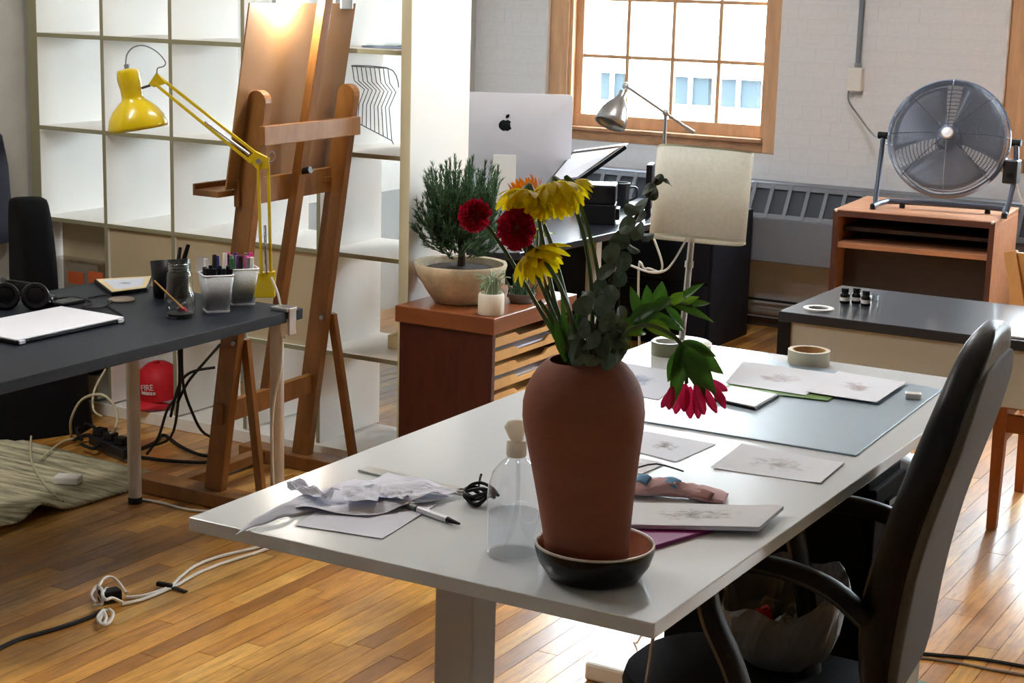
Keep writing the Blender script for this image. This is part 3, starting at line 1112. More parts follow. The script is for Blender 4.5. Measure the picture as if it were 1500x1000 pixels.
gerbera('yellow_gerbera', 'low yellow gerbera drooping below the other heads', FP(782, 371, -0.02), V3(0.45, -0.75, -0.35), 0.046, M['petal_y'],
        S((850, 535, -0.02), (838, 470, -0.02), (818, 415, -0.01), (795, 378, -0.005), (782, 366, -0.012), (781, 370, -0.018)), 1.0, 15)
gerbera('orange_gerbera', 'orange gerbera with short petals above the yellow heads', FP(772, 284, 0.05), V3(-0.35, 0.9, -0.1), 0.032, M['petal_o'],
        S((855, 535, 0.02), (830, 440, 0.05), (805, 350, 0.07), (784, 305, 0.06), (773, 288, 0.052)), 1.25, 12, narrow=0.26)


def carnation(label, c, axis, rad, stem_pts, m, name='carnation', n=46):
    root = thing(name, label, 'flower', stem_pts[0])
    MB().tube(stem_pts, 0.0028, 7, 4).build('stem', M['stem'], root, smooth=True)
    axis = Vector(axis).normalized()
    u = axis.orthogonal().normalized()
    w = axis.cross(u)
    MB().lathe([(0.004, -rad * 0.9), (rad * 0.3, -rad * 0.55), (rad * 0.36, -rad * 0.1)], (0, 0, 0), 12, mtx=Matrix.Translation(c) @ axis.to_track_quat('Z', 'Y').to_matrix().to_4x4()).build('calyx', M['stem'], root, smooth=True)
    for k in range(n):
        t = (k + 0.5) / n
        el = math.acos(1 - 1.35 * t)
        a = k * 2.399963
        d = axis * math.cos(el) + (u * math.cos(a) + w * math.sin(a)) * math.sin(el)
        s1 = d.orthogonal().normalized()
        s2 = d.cross(s1)
        rr = rad * rnd.uniform(0.82, 1.04)
        ph = rnd.random() * 6
        wv = rad * 0.42
        MB().patch(lambda p, q: c + d * (rr * (0.35 + 0.65 * q)) + s1 * ((p - 0.5) * 2 * wv * (0.25 + 0.75 * q)) + s2 * (math.sin(p * 11 + ph) * 0.16 * rad * q), 6, 3).build('petal', m, root, smooth=True)
    return root


carnation('red carnation reaching farthest towards the potted conifer', FP(697, 316, 0.0), V3(-0.6, 0.35, -0.7), 0.024,
          S((838, 535, 0.0), (800, 470, 0.0), (760, 400, 0.01), (725, 345, 0.01), (705, 322, 0.004)), M['petal_r'])
carnation('dark red carnation tucked under the yellow gerberas', FP(757, 336, -0.02), V3(-0.1, 0.2, -0.9), 0.028,
          S((842, 535, -0.01), (815, 470, 0.0), (785, 400, 0.01), (765, 355, 0.0), (758, 338, -0.01)), M['petal_r'])


def leaf_obj(root, base, d, n, L_, w, droop, m, name='leaf', sub=0.0):
    s = d.cross(n).normalized()

    def fn(u, v):
        wid = w * math.sin(PI * min(1, 0.06 + 0.94 * v) ** 0.8) + 0.001
        a = droop * v
        p = base + d * (L_ * (math.sin(a) / droop if abs(droop) > 1e-3 else v)) - n * (L_ * ((1 - math.cos(a)) / droop if abs(droop) > 1e-3 else 0))
        return p + s * ((u - 0.5) * wid) + n * (0.18 * wid * abs(u - 0.5) * 2)
    return MB().patch(fn, 4, 8).build(name, m, root, smooth=True)


def round_leaf(root, c, n, r, m):
    n = Vector(n).normalized()
    u = n.orthogonal().normalized()
    w = n.cross(u)
    ph = rnd.random() * 6
    ring = [c + (u * math.cos(2 * PI * k / 12) + w * math.sin(2 * PI * k / 12) * 0.86) * r * 0.86 * (1 + 0.05 * math.sin(2 * PI * k / 4 + ph)) + n * (0.16 * r * math.cos(4 * PI * k / 12 + ph)) for k in range(12)]
    mb = MB()
    mb.add([c] + ring, [(0, k + 1, (k + 1) % 12 + 1) for k in range(12)])
    return mb.build('leaf', m, root, smooth=False, solid=0.0006)


def eucalyptus(label, pts, leaves, grp=None):
    root = thing('eucalyptus_sprig', label, 'foliage', pts[0])
    MB().tube(pts, 0.0024, 6, 4).build('stem', M['bark'], root, smooth=True)
    for (px, py, dd, r) in leaves:
        n = V3(rnd.uniform(-0.9, 0.9), rnd.uniform(-0.5, 1.0), -0.6)
        round_leaf(root, FP(px, py, dd), n, r, M['euc'])
    return root


eucalyptus('tall eucalyptus sprig with round leaves against the lampshade', S((878, 535, 0.0), (885, 460, 0.02), (900, 390, 0.02), (925, 330, 0.02), (950, 285, 0.02), (962, 262, 0.02)),
           [(964, 263, 0.02, 0.011), (978, 267, 0.02, 0.009), (950, 277, 0.0, 0.0135), (958, 284, 0.03, 0.012), (940, 300, 0.01, 0.0155), (925, 307, 0.0, 0.014), (936, 318, 0.03, 0.014), (918, 330, -0.005, 0.017),
            (935, 338, 0.02, 0.017), (946, 346, 0.03, 0.014), (908, 352, 0.01, 0.018), (925, 362, 0.03, 0.016), (896, 372, 0.0, 0.019), (912, 382, 0.02, 0.018), (888, 398, 0.0, 0.017), (906, 408, 0.03, 0.016),
            (880, 422, 0.02, 0.017), (896, 430, 0.0, 0.016)])
lv = []
for k in range(34):
    lv.append((rnd.uniform(846, 914), rnd.uniform(436, 512), rnd.uniform(-0.03, 0.05), rnd.uniform(0.013, 0.019)))
eucalyptus('low eucalyptus sprig bushing out at the mouth of the vase', S((872, 540, -0.01), (872, 490, -0.01), (880, 450, 0.0)), lv)
lv = [(850, 512, -0.05, 0.018), (866, 500, -0.05, 0.02), (884, 508, -0.05, 0.018), (900, 500, -0.03, 0.018), (868, 526, -0.06, 0.018), (890, 528, -0.05, 0.016), (846, 524, -0.05, 0.015), (907, 520, -0.03, 0.014), (857, 480, -0.05, 0.017), (890, 470, -0.04, 0.018), (906, 480, -0.02, 0.016)]
eucalyptus('short eucalyptus sprig lapping over the rim of the vase', S((868, 545, -0.02), (866, 515, -0.045), (872, 490, -0.045)), lv)


def leafy(label, pts, leaves, name='foliage_spray'):
    root = thing(name, label, 'foliage', pts[0])
    MB().tube(pts, 0.003, 6, 4).build('stem', M['stem'], root, smooth=True)
    for (a, b, dd, w, m, dr) in leaves:
        p, q = FP(*a, dd), FP(*b, dd + rnd.uniform(-0.02, 0.02))
        d = (q - p)
        L_ = d.length
        d.normalize()
        n = V3(rnd.uniform(-0.2, 0.2), 0.55, -0.6)
        n = (n - d * n.dot(d)).normalized()
        leaf_obj(root, p, d, n, L_, w, dr, m)
    return root


g1, g2 = M['leaf'], M['leaf_light']
leafy('green leafy stem fanning out before the chrome lamp pole', S((885, 535, 0.02), (905, 490, 0.02), (940, 462, 0.02), (985, 445, 0.02), (1015, 448, 0.02)),
      [((985, 446), (1048, 466), 0.02, 0.014, g1, 0.3), ((990, 444), (1030, 412), 0.03, 0.013, g1, 0.2), ((965, 452), (970, 410), 0.03, 0.02, g1, 0.3), ((950, 458), (948, 418), 0.02, 0.018, g1, 0.3),
       ((935, 464), (925, 418), 0.01, 0.016, g1, 0.2), ((985, 446), (1000, 425), 0.0, 0.016, g2, 0.3), ((1000, 446), (1024, 432), 0.02, 0.012, g2, 0.3), ((975, 450), (1010, 482), 0.02, 0.014, g1, 0.4),
       ((1010, 448), (1042, 440), 0.02, 0.012, g1, 0.3), ((960, 455), (985, 430), -0.01, 0.02, g1, 0.3), ((925, 470), (970, 440), -0.01, 0.024, g1, 0.3), ((905, 488), (958, 462), -0.01, 0.026, g1, 0.3)])
leafy('bright green leafy stem low beside the vase mouth', S((888, 535, 0.0), (905, 505, -0.01), (930, 480, -0.01), (960, 470, -0.01)),
      [((918, 490), (950, 480), -0.03, 0.024, g2, 0.5), ((945, 475), (990, 490), -0.02, 0.026, g2, 0.5), ((905, 505), (895, 465), -0.02, 0.02, g1, 0.4), ((930, 480), (962, 452), -0.01, 0.022, g1, 0.4),
       ((950, 472), (985, 462), 0.0, 0.024, g1, 0.4), ((900, 512), (922, 505), -0.02, 0.018, g1, 0.4), ((895, 518), (930, 470), 0.01, 0.022, g1, 0.3), ((882, 528), (880, 470), 0.03, 0.02, g1, 0.3), ((965, 470), (1000, 480), -0.01, 0.016, g1, 0.4)])
leafy('dark grassy stalks leaning to the carnation side of the vase', S((840, 540, 0.0), (815, 480, 0.0), (790, 440, 0.0)),
      [((835, 535), (822, 430), 0.0, 0.01, g1, 0.1), ((828, 530), (800, 450), 0.01, 0.010, g1, 0.1), ((850, 530), (846, 440), -0.02, 0.009, g1, 0.1), ((820, 500), (795, 400), 0.02, 0.008, M['stem'], 0.1),
       ((825, 520), (812, 470), -0.03, 0.012, g1, 0.2), ((835, 525), (858, 470), -0.03, 0.012, M['euc'], 0.2), ((842, 520), (835, 470), -0.02, 0.013, M['euc'], 0.2), ((815, 500), (806, 470), 0.0, 0.01, g1, 0.3)])

# drooping pink alstroemeria
al = thing('pink_flower', 'wilted pink alstroemeria drooping over the table edge of the vase', 'flower', FP(890, 535, 0))
MB().tube(S((892, 538, -0.01), (915, 490, -0.03), (945, 476, -0.04), (975, 485, -0.04), (998, 505, -0.04), (1004, 540, -0.04), (1006, 562, -0.04)), 0.003, 7, 5).build('stem', M['stem'], al, smooth=True)
for (px, py, tx, ty) in ((992, 566, 975, 600), (1000, 566, 992, 608), (1010, 566, 1010, 612), (1018, 564, 1028, 610), (1026, 562, 1046, 606), (1034, 560, 1060, 595), (1030, 556, 1064, 578), (1004, 562, 1002, 604), (1022, 562, 1022, 612), (1040, 560, 1056, 602), (985, 566, 984, 604)):
    dd = rnd.uniform(-0.065, -0.02)
    p, q = FP(px, py, dd), FP(tx + rnd.uniform(-4, 4), ty + rnd.uniform(-4, 3), dd)
    d = q - p
    L_ = d.length
    d.normalize()
    n = V3((tx - 1018) / 60, 0.1, -0.8)
    n = (n - d * n.dot(d)).normalized()
    petal_mesh(p, d, n, L_, 0.016, -0.5, 0.25).build('petal', M['petal_p'], al, smooth=True)
for (a, b, dd, w, dr) in (((1000, 505), (985, 600), -0.05, 0.02, 0.2), ((995, 515), (978, 560), -0.045, 0.018, 0.3), ((1005, 510), (1040, 585), -0.06, 0.028, -0.6), ((1010, 505), (1052, 560), -0.04, 0.026, -0.8), ((1000, 500), (1035, 545), -0.03, 0.022, -0.7), ((1002, 520), (1036, 580), -0.055, 0.024, 0.2),
                          ((998, 505), (992, 550), -0.05, 0.016, 0.2), ((1004, 500), (1046, 530), -0.035, 0.018, -0.6)):
    p, q = FP(*a, dd), FP(*b, dd)
    d = q - p
    L_ = d.length
    d.normalize()
    n = V3(0.1, 0.5, -0.8)
    n = (n - d * n.dot(d)).normalized()
    leaf_obj(al, p, d, n, L_, w, dr, M['leaf'])

# ---- spray bottle
SB = Vector((-1.146, 2.018, TZ))
spb = thing('spray_bottle', 'clear spray bottle half filled with water beside the vase', 'bottle', SB)
bp_ = [(0.0, 0.001), (0.037, 0.001), (0.0405, 0.005), (0.0405, 0.085), (0.039, 0.103), (0.033, 0.122), (0.022, 0.136), (0.0135, 0.143), (0.0125, 0.152)]
MB().lathe(bp_, SB, 36).build('body', M['bottle_glass'], spb, smooth=True)
MB().lathe([(0.0, 0.004), (0.037, 0.004), (0.0375, 0.062), (0.0, 0.062)], SB, 36).build('water', M['water'], spb, smooth=True)
MB().lathe([(0.0135, 0.146), (0.0145, 0.148), (0.0145, 0.166), (0.012, 0.169)], SB, 24, True).build('collar', M['spray_white'], spb, smooth=True)
hd = MB()
hd.ring_loft([rrect(SB.x + dx, SB.y, SB.z + zz, w_, d_, 0.006, 4, R(25)) for zz, w_, d_, dx in ((0.168, 0.016, 0.016, 0), (0.178, 0.024, 0.017, -0.002), (0.188, 0.03, 0.017, -0.004), (0.196, 0.022, 0.014, -0.003), (0.199, 0.01, 0.008, 0))])
hd.build('spray_head', M['spray_white'], spb, smooth=True)
MB().tube([SB + Vector((0, 0, 0.17)), SB + Vector((0.004, 0, 0.12)), SB + Vector((0.002, 0, 0.06)), SB + Vector((-0.014, 0, 0.01))], 0.003, 8, 4).build('dip_tube', M['bottle_glass'], spb, smooth=True)

# ---- papers, ruler, pen, clip
def hnoise(u, v, s):
    return math.sin(u * 7 + s) * math.cos(v * 6 + s * 1.7) * 0.5 + math.sin((u + v) * 11 + s * 2.3) * 0.25 + abs(math.sin(u * 5 - v * 4 + s)) * 0.4


def sheet(name, label, quad, m, z0=0.001, bump=0.0, seed=0, cat='paper', grp=None, curl=0.0, n=10, parent=None):
    q = [PZ(x, y, TZ) if not isinstance(x, Vector) else x for x, y in quad]
    def fn(u, v):
        p = q[0] * (1 - u) * (1 - v) + q[1] * u * (1 - v) + q[2] * u * v + q[3] * (1 - u) * v
        z = TZ + z0 + max(0, bump * (hnoise(u, v, seed) + 0.35)) + curl * max(0, abs(u - 0.5) * 2 - 0.6) ** 2
        return (p.x, p.y, z)
    o = MB().patch(fn, n, n).build(name, m, parent, solid=0.0004)
    if label:
        tag(o, label, cat, grp)
    return o


sheet('paper_sheet', 'flat white sheet at the bottom of the crumpled papers', [(430, 770), (560, 790), (640, 740), (520, 718)], M['paper'], 0.001, 0.001, 1)
sheet('paper_sheet', 'large crumpled white sheet spread under the folded scraps', [(405, 748), (540, 760), (665, 732), (520, 706)], M['paper'], 0.003, 0.007, 2.1, n=14)
sheet('paper_sheet', 'crumpled white sheet reaching towards the steel ruler', [(500, 735), (600, 745), (672, 728), (568, 702)], M['paper'], 0.009, 0.008, 4.4, n=12)
sheet('paper_scrap', 'folded white scrap standing up on the crumpled papers', [(420, 726), (468, 747), (498, 738), (426, 722)], M['paper'], 0.010, 0.014, 0.6)
sheet('paper_scrap', 'square translucent scrap on top of the papers', [(503, 752), (553, 752), (560, 728), (502, 730)], M['paper2'], 0.018, 0.005, 3.0)
sheet('paper_scrap', 'small torn white scrap beside the silver pen', [(556, 742), (588, 748), (606, 738), (566, 730)], M['paper'], 0.016, 0.005, 5.0)
tw = MB()
tw.patch(lambda u, v: (lambda p: (p.x, p.y, TZ + 0.0015 + 0.012 * math.sin(PI * u) * v + 0.003 * math.sin(9 * u) ** 2))(PZ(344 + (470 - 344) * u + 6 * v, 783 - 42 * u - 4 * math.sin(PI * u) + (6 + 10 * u) * (0.5 - v), TZ)), 12, 4)
tag(tw.build('paper_strip', M['paper2'], smooth=True, solid=0.0005), 'twisted white paper strip hanging at the table edge', 'paper')

ru = thing('ruler', 'steel ruler lying on white table beside crumpled papers', 'ruler', PZ(600, 705, TZ))
a, b = PZ(532, 688, TZ), PZ(705, 728, TZ)
MB().bar(a + Vector((0, 0, 0.0022)), b + Vector((0, 0, 0.0022)), 0.028, 0.003).build('blade', M['steel'], ru)
dd_ = (b - a).normalized()
tk = MB()
L_ = (b - a).length
sd_ = Vector((-dd_.y, dd_.x, 0))
for k in range(1, int(L_ / 0.01)):
    p = a + dd_ * 0.01 * k + Vector((0, 0, 0.0033)) + sd_ * 0.010
    tk.bar(p - sd_ * 0.003, p + sd_ * 0.003, 0.0006, 0.0003)
tk.build('tick_marks', M['black'], ru)['kind'] = 'stuff'

pn = thing('pen', 'silver marker pen with black tip lying before the papers', 'pen', PZ(630, 756, TZ))
a, b = PZ(588, 742, TZ) + Vector((0, 0, 0.0055)), PZ(673, 772, TZ) + Vector((0, 0, 0.0055))
d = b - a
MB().cyl(a, a + d * 0.28, 0.0055, 0.0058, 14).build('cap', M['m_grey'], pn, smooth=True)
MB().cyl(a + d * 0.275, a + d * 0.30, 0.006, 0.006, 14).build('band', M['black'], pn, smooth=True)
MB().cyl(a + d * 0.30, a + d * 0.80, 0.0055, 0.005, 14).build('barrel', M['alu'], pn, smooth=True)
MB().cyl(a + d * 0.80, b, 0.005, 0.0018, 14).build('tip', M['black'], pn, smooth=True)

bc = thing('key_bundle', 'black cord bundle with metal ring at the ruler end', 'cord', PZ(695, 740, TZ))
for k in range(5):
    c = PZ(694 + 3 * k, 738 + 2 * (k % 2), TZ)
    MB().tube([c + Vector((0.016 * math.cos(a_) * (1 + .2 * k), 0.014 * math.sin(a_), 0.008 + 0.004 * k + 0.006 * math.sin(2 * a_ + k))) for a_ in [2 * PI * i / 10 for i in range(11)]], 0.0028, 6, 3).build('loop', M['black'], bc, smooth=True)
MB().tube([PZ(700, 735, TZ) + Vector((0, 0, 0.01)), PZ(702, 722, TZ) + Vector((0, 0, 0.02)), PZ(704, 735, TZ) + Vector((0, 0, 0.045))], 0.002, 6, 3).build('cord_end', M['black'], bc, smooth=True)
MB().torus(PZ(676, 722, TZ) + Vector((0, 0, 0.004)), 0.009, 0.0015, (0, 0, 1), 20).build('metal_ring', M['chrome'], bc, smooth=True)

# ---- blue cutting mat and drawings
q = [PZ(x, y, TZ) for x, y in ((925, 616), (1253, 669), (1380, 572), (1085, 520))]
cmb = MB()
cmb.prism([p + Vector((0, 0, 0.0005)) for p in q], (0, 0, 0.003))
tag(cmb.build('cutting_mat', M['mat_blue'], bevel=0.001), 'pale blue cutting mat lying across the white table', 'mat')
MTZ = 0.0036
sheet('drawing', 'pencil sketch sheet between cutting mat and table edge', [(1041, 686), (1202, 709), (1237, 679), (1087, 651)], PM[1], 0.001, 0, curl=0.012, cat='drawing')
sheet('drawing', 'small pencil drawing of a dark form beside the vase', [(905, 655), (990, 677), (1049, 651), (945, 632)], PM[0], 0.001, 0, cat='drawing')
sheet('drawing', 'pencil drawing half hidden behind the vase by the open notebook', [(880, 690), (940, 695), (975, 680), (900, 664)], PM[6], 0.0016, 0, cat='drawing')
sheet('drawing', 'pale blue wash drawing behind the vase near the olive tape', [(880, 570), (965, 586), (1010, 548), (905, 530)], PM[4], 0.001, 0, cat='drawing')
sheet('drawing', 'brownish wash drawing nearest the masking tape roll', [(1062, 566), (1180, 584), (1228, 553), (1088, 534)], PM[2], MTZ + 0.004, 0, cat='drawing')
sheet('drawing', 'brownish wash drawing beside the white eraser', [(1180, 580), (1284, 596), (1328, 566), (1228, 550)], PM[3], MTZ + 0.0056, 0.0, curl=0.006, cat='drawing')
sheet('paper_card', 'yellowish green card peeking from under the wash drawings', [(1060, 573), (1212, 591), (1222, 585), (1070, 565)], M['leaf_light'], MTZ + 0.0026, 0, cat='card')
tb_ = thing('tablet', 'white tablet with dark bezel edge on blue cutting mat', 'tablet', PZ(1105, 590, TZ))
q = [PZ(x, y, TZ) for x, y in ((1035, 588), (1106, 604), (1141, 584), (1070, 571))]
t_ = MB()
t_.prism([p + Vector((0, 0, MTZ)) for p in q], (0, 0, 0.006))
t_.build('body', M['black'], tb_, bevel=0.001)
cen = sum(q, Vector()) / 4
t_ = MB()
t_.prism([cen + (p - cen) * 0.93 + Vector((0, 0, MTZ + 0.006)) for p in q], (0, 0, 0.0007))
t_.build('screen', M['white_plastic'], tb_)
er = PZ(1337, 586, TZ)
tag(MB().box(-0.016, -0.011, 0, 0.016, 0.011, 0.012, Matrix.Translation(er + Vector((0, 0, MTZ))) @ Matrix.Rotation(R(20), 4, 'Z')).build('eraser', M['white_plastic'], bevel=0.002), 'white eraser at the far corner of the cutting mat', 'eraser')
def tape_roll(name, label, c, r, h, m, inner):
    o = thing(name, label, 'tape', c)
    MB().lathe([(r, 0), (r, h), (r * 0.80, h), (r * 0.80, 0), (r, 0)], c, 36).build('tape', m, o, smooth=True)
    MB().lathe([(r * 0.80, 0.0005), (r * 0.80, h - 0.0005), (r * 0.75, h - 0.0005), (r * 0.75, 0.0005)], c, 36).build('core', inner, o, smooth=True)
tape_roll('masking_tape', 'roll of cream masking tape near the far table edge', PZ(1184, 533, TZ) + Vector((0, 0, 0.0005)), 0.046, 0.032, M['tape'], M['kraft'])
tape_roll('packing_tape', 'olive roll of tape beside the white lamp base', PZ(977, 519, TZ) + Vector((0, 0, 0.0005)), 0.036, 0.03, M['tape_olive'], M['white_plastic'])
# magazine / pad stack by the vase
pk = thing('magenta_folder', 'magenta folder under the large drawing pad near the vase', 'folder', PZ(1000, 785, TZ))
q = [PZ(x, y, TZ) for x, y in ((905, 800), (955, 806), (1110, 760), (930, 750))]
t_ = MB()
t_.prism([p + Vector((0, 0, 0.0005)) for p in q], (0, 0, 0.006))
t_.build('cover', M['magenta'], pk, bevel=0.001)
pd_ = thing('drawing_pad', 'large pale drawing pad with faint pencil lines on magenta folder', 'pad', PZ(1030, 765, TZ))
q = [PZ(x, y, TZ + 0.014) for x, y in ((900, 768), (1112, 772), (1148, 741), (925, 736))]
t_ = MB()
t_.prism([p + Vector((0, 0, -0.006)) for p in q], (0, 0, 0.006))
t_.build('pages', M['paper2'], pd_)
t_ = MB().patch(lambda u, v: tuple(q[0] * (1 - u) * (1 - v) + q[1] * u * (1 - v) + q[2] * u * v + q[3] * (1 - u) * v + Vector((0, 0, 0.0006))), 4, 4)
t_.build('top_sheet', PM[5], pd_)
pc = thing('pencil_case', 'crumpled pink fabric pouch with blue patches behind the pad', 'pouch', PZ(990, 725, TZ))
rg = []
for k in range(13):
    t = k / 12
    p = PZ(915 + 148 * t, 722 + 12 * t, TZ)
    hh = 0.024 * (math.sin(PI * (0.1 + 0.85 * t)) ** 0.6) * (1.15 - 0.55 * t) + 0.004
    wd = 0.030 * (0.75 + 0.3 * math.sin(t * 9))
    rg.append([p + Vector((-0.25 * wd * math.cos(a_), wd * math.cos(a_), 0.001 + hh * (0.5 + 0.5 * math.sin(a_)) * (1 + 0.16 * math.sin(5 * a_ + k * 1.7)))) for a_ in [2 * PI * i / 14 for i in range(14)]])
MB().ring_loft(rg).build('pouch', M['pinkish'], pc, smooth=True)
for (px, py, w_, mm, zz) in ((985, 717, 0.016, 'bluepatch', 0.027), (945, 716, 0.012, 'bluepatch', 0.031), (1030, 726, 0.02, 'redbrown', 0.017)):
    c = PZ(px, py + 8, TZ)
    MB().patch(lambda u, v: (c.x + (u - 0.5) * w_ * 2, c.y - 0.012 + (v - 0.5) * 0.02, TZ + zz + 0.004 * math.sin(PI * u) - 0.008 * (1 - v)), 6, 4).build('patch', M[mm], pc, smooth=True, solid=0.001)
MB().tube([PZ(928, 712, TZ) + Vector((0, 0, .03)), PZ(960, 710, TZ) + Vector((0, 0, .036)), PZ(1000, 716, TZ) + Vector((0, 0, .03))], 0.0015, 6, 3).build('zip', M['m_dark'], pc)

# ---- table lamp with linen shade
LB = Vector((-1.555, 3.49, TZ))
la = thing('table_lamp', 'table lamp with cream linen shade on chrome pole', 'lamp', LB)
MB().lathe([(0, 0.0005), (0.068, 0.0005), (0.07, 0.003), (0.07, 0.009), (0.066, 0.012), (0.0, 0.014)], LB, 40).build('base', M['white_plastic'], la, smooth=True)
ptop = PD(1013, 352, pix(LB)[2])
pbot = LB + Vector((0, 0, 0.012))
dp = (ptop - pbot).normalized()
MB().cyl(pbot, pbot + dp * 0.30, 0.0075, n=16).build('pole', M['chrome'], la, smooth=True)
MB().cyl(pbot + dp * 0.17, pbot + dp * 0.185, 0.0105, n=16).build('pole_joint', M['chrome'], la, smooth=True)
MB().cyl(pbot + dp * 0.255, pbot + dp * 0.30, 0.014, n=16).build('socket', M['white_plastic'], la, smooth=True)
DL = pix(LB)[2]
ct = PD(1033, 222, DL)
cb = PD(1021, 351, DL)
ax = (ct - cb).normalized()
rx = (R3 - ax * R3.dot(ax)).normalized()
ry = ax.cross(rx)
def shade_ring(c, w_, d_, k=1.0):
    out = []
    for i in range(48):
        a_ = 2 * PI * i / 48
        cx_, sx_ = math.cos(a_), math.sin(a_)
        e = 0.55
        out.append(c + rx * (math.copysign(abs(cx_) ** e, cx_) * w_ / 2 * k) + ry * (math.copysign(abs(sx_) ** e, sx_) * d_ / 2 * k))
    return out
sm_ = MB()
sm_.ring_loft([shade_ring(cb, 0.216, 0.15), shade_ring(ct, 0.216, 0.15)], cap=False)
sm_.build('shade', M['shade'], la, smooth=True, solid=0.0018)
for c in (ct, cb):
    t_ = MB()
    r1, r2 = shade_ring(c - ax * 0.0025, 0.219, 0.153), shade_ring(c + ax * 0.0025, 0.219, 0.153)
    t_.ring_loft([r1, r2], cap=False)
    t_.build('shade_trim', M['cream_edge'], la, smooth=True)
sp_ = MB()
for s in (1, -1):
    sp_.tube([ct + rx * 0.1 * s - ax * 0.02, ct - ax * 0.03, pbot + dp * 0.30], 0.0015, 5, 0)
sp_.build('spider', M['steel'], la)
cable('white_cable', 'white cord looping below the lampshade', [PD(958, 350, DL + 0.1), PD(968, 378, DL + 0.12), PD(970, 392, DL + 0.14), PD(965, 398, DL + 0.16), PD(945, 394, DL + 0.17), PD(935, 420, DL + 0.2), Vector((-1.75, 3.75, 0.4)), Vector((-1.85, 3.95, 0.006)), Vector((-2.2, 4.2, 0.004))], 0.0028, M['white_plastic'])
cable('white_cable', 'white cord hanging from the lamp socket in a slack curve', [pbot + dp * 0.262, PD(1000, 360, DL + 0.03), PD(985, 385, DL + 0.05), PD(972, 397, DL + 0.07), PD(950, 398, DL + 0.12), PD(912, 386, DL + 0.2), PD(898, 400, DL + .32), PD(893, 440, DL + .4), Vector((-2.05, 4.05, 0.35)), Vector((-2.08, 4.1, 0.006)), Vector((-2.3, 4.3, 0.004)), Vector((-2.6, 4.5, 0.004))], 0.0028, M['white_plastic'])

# ================================================================== OFFICE CHAIR at the white table
oc = thing('office_chair', 'black leather office chair with high back pushed under white table', 'chair', (-1.0, 2.8, 0))
def mix(a, b, t):
    return a + (b - a) * t
prof_c, wid = [], []
for z_, xf, xr, yn in ((0.56, -0.81, -0.76, 2.61), (0.684, -0.823, -0.748, 2.61), (0.766, -0.822, -0.738, 2.60), (0.872, -0.791, -0.719, 2.58), (0.96, -0.763, -0.692, 2.566), (1.05, -0.734, -0.666, 2.562),
                       (1.12, -0.713, -0.652, 2.575), (1.177, -0.703, -0.650, 2.625), (1.208, -0.697, -0.648, 2.665), (1.228, -0.688, -0.66, 2.72)):
    w_ = 2 * (2.768 - yn)
    prof_c.append(((xf + xr) / 2 - w_ / 2 * math.sin(R(5)), z_, xr - xf))
    wid.append(w_)
YC = 2.768
TH = R(5)
def cring(xc, z, t, w_, off=0.0):
    ring = rrect(0, 0, 0, t, w_, t * 0.40, 4)
    out = []
    for p in ring:
        x, y = p.x + off, p.y
        out.append(Vector((xc + x * math.cos(TH) - y * math.sin(TH) * 1, YC + x * math.sin(TH) + y * math.cos(TH), z)))
    return out
MB().ring_loft([cring(x, z, t, w_) for (x, z, t), w_ in zip(prof_c, wid)]).build('backrest', M['leather'], oc, smooth=True, subd=1)
MB().ring_loft([cring(x, z, 0.02, w_ * 0.97, t / 2 - 0.004) for (x, z, t), w_ in list(zip(prof_c, wid))[:-2]]).build('back_shell', M['fabric_grey'], oc, smooth=True, subd=1)
sx0, sx1, sy0, sy1 = -1.27, -0.78, 2.60, 3.03
MB().ring_loft([rrect(-1.08, 2.90, z, w_, d_, 0.16, 8) for z, w_, d_ in ((0.405, 0.46, 0.30), (0.412, 0.52, 0.36), (0.435, 0.55, 0.385), (0.458, 0.54, 0.375), (0.469, 0.47, 0.31))]).build('seat', M['seat_cloth'], oc, smooth=True)
for yy in (2.60, 3.02):
    arm = MB()
    pts = [(-0.80, yy, 0.735), (-0.86, yy, 0.775), (-0.93, yy, 0.793), (-1.0, yy, 0.795), (-1.055, yy, 0.78), (-1.085, yy, 0.735), (-1.075, yy, 0.68), (-1.04, yy + (0.03 if yy < 2.8 else -0.03), 0.58), (-1.01, yy + (0.06 if yy < 2.8 else -0.06), 0.45)]
    pts = spline([Vector(p) for p in pts], 4)
    rings = []
    for i, p in enumerate(pts):
        d = (pts[min(i + 1, len(pts) - 1)] - pts[max(i - 1, 0)]).normalized()
        s = Vector((0, 1, 0))
        s = (s - d * s.dot(d)).normalized()
        w2 = d.cross(s)
        t_ = i / len(pts)
        hw, hh = (0.028, 0.017) if t_ < 0.55 else (0.032, 0.018)
        rings.append([p + s * (hw * math.cos(a_)) + w2 * (hh * math.sin(a_)) for a_ in [2 * PI * k / 10 for k in range(10)]])
    arm.ring_loft(rings).build('armrest', M['black'], oc, smooth=True)
MB().cyl((-1.02, 2.8, 0.12), (-1.02, 2.8, 0.41), 0.025, n=16).build('gas_lift', M['black'], oc, smooth=True)
for k in range(5):
    a_ = 2 * PI * k / 5 + 0.4
    e = Vector((-1.02 + 0.28 * math.cos(a_), 2.8 + 0.28 * math.sin(a_), 0.075))
    lg = MB().bar((-1.02, 2.8, 0.12), e, 0.05, 0.03).build('leg', M['black'], oc, bevel=0.006)
    MB().cyl(e + Vector((-0.02 * math.sin(a_), 0.02 * math.cos(a_), -0.047)), e + Vector((0.02 * math.sin(a_), -0.02 * math.cos(a_), -0.047)), 0.028, n=16).build('caster', M['rubber'], lg, smooth=True)

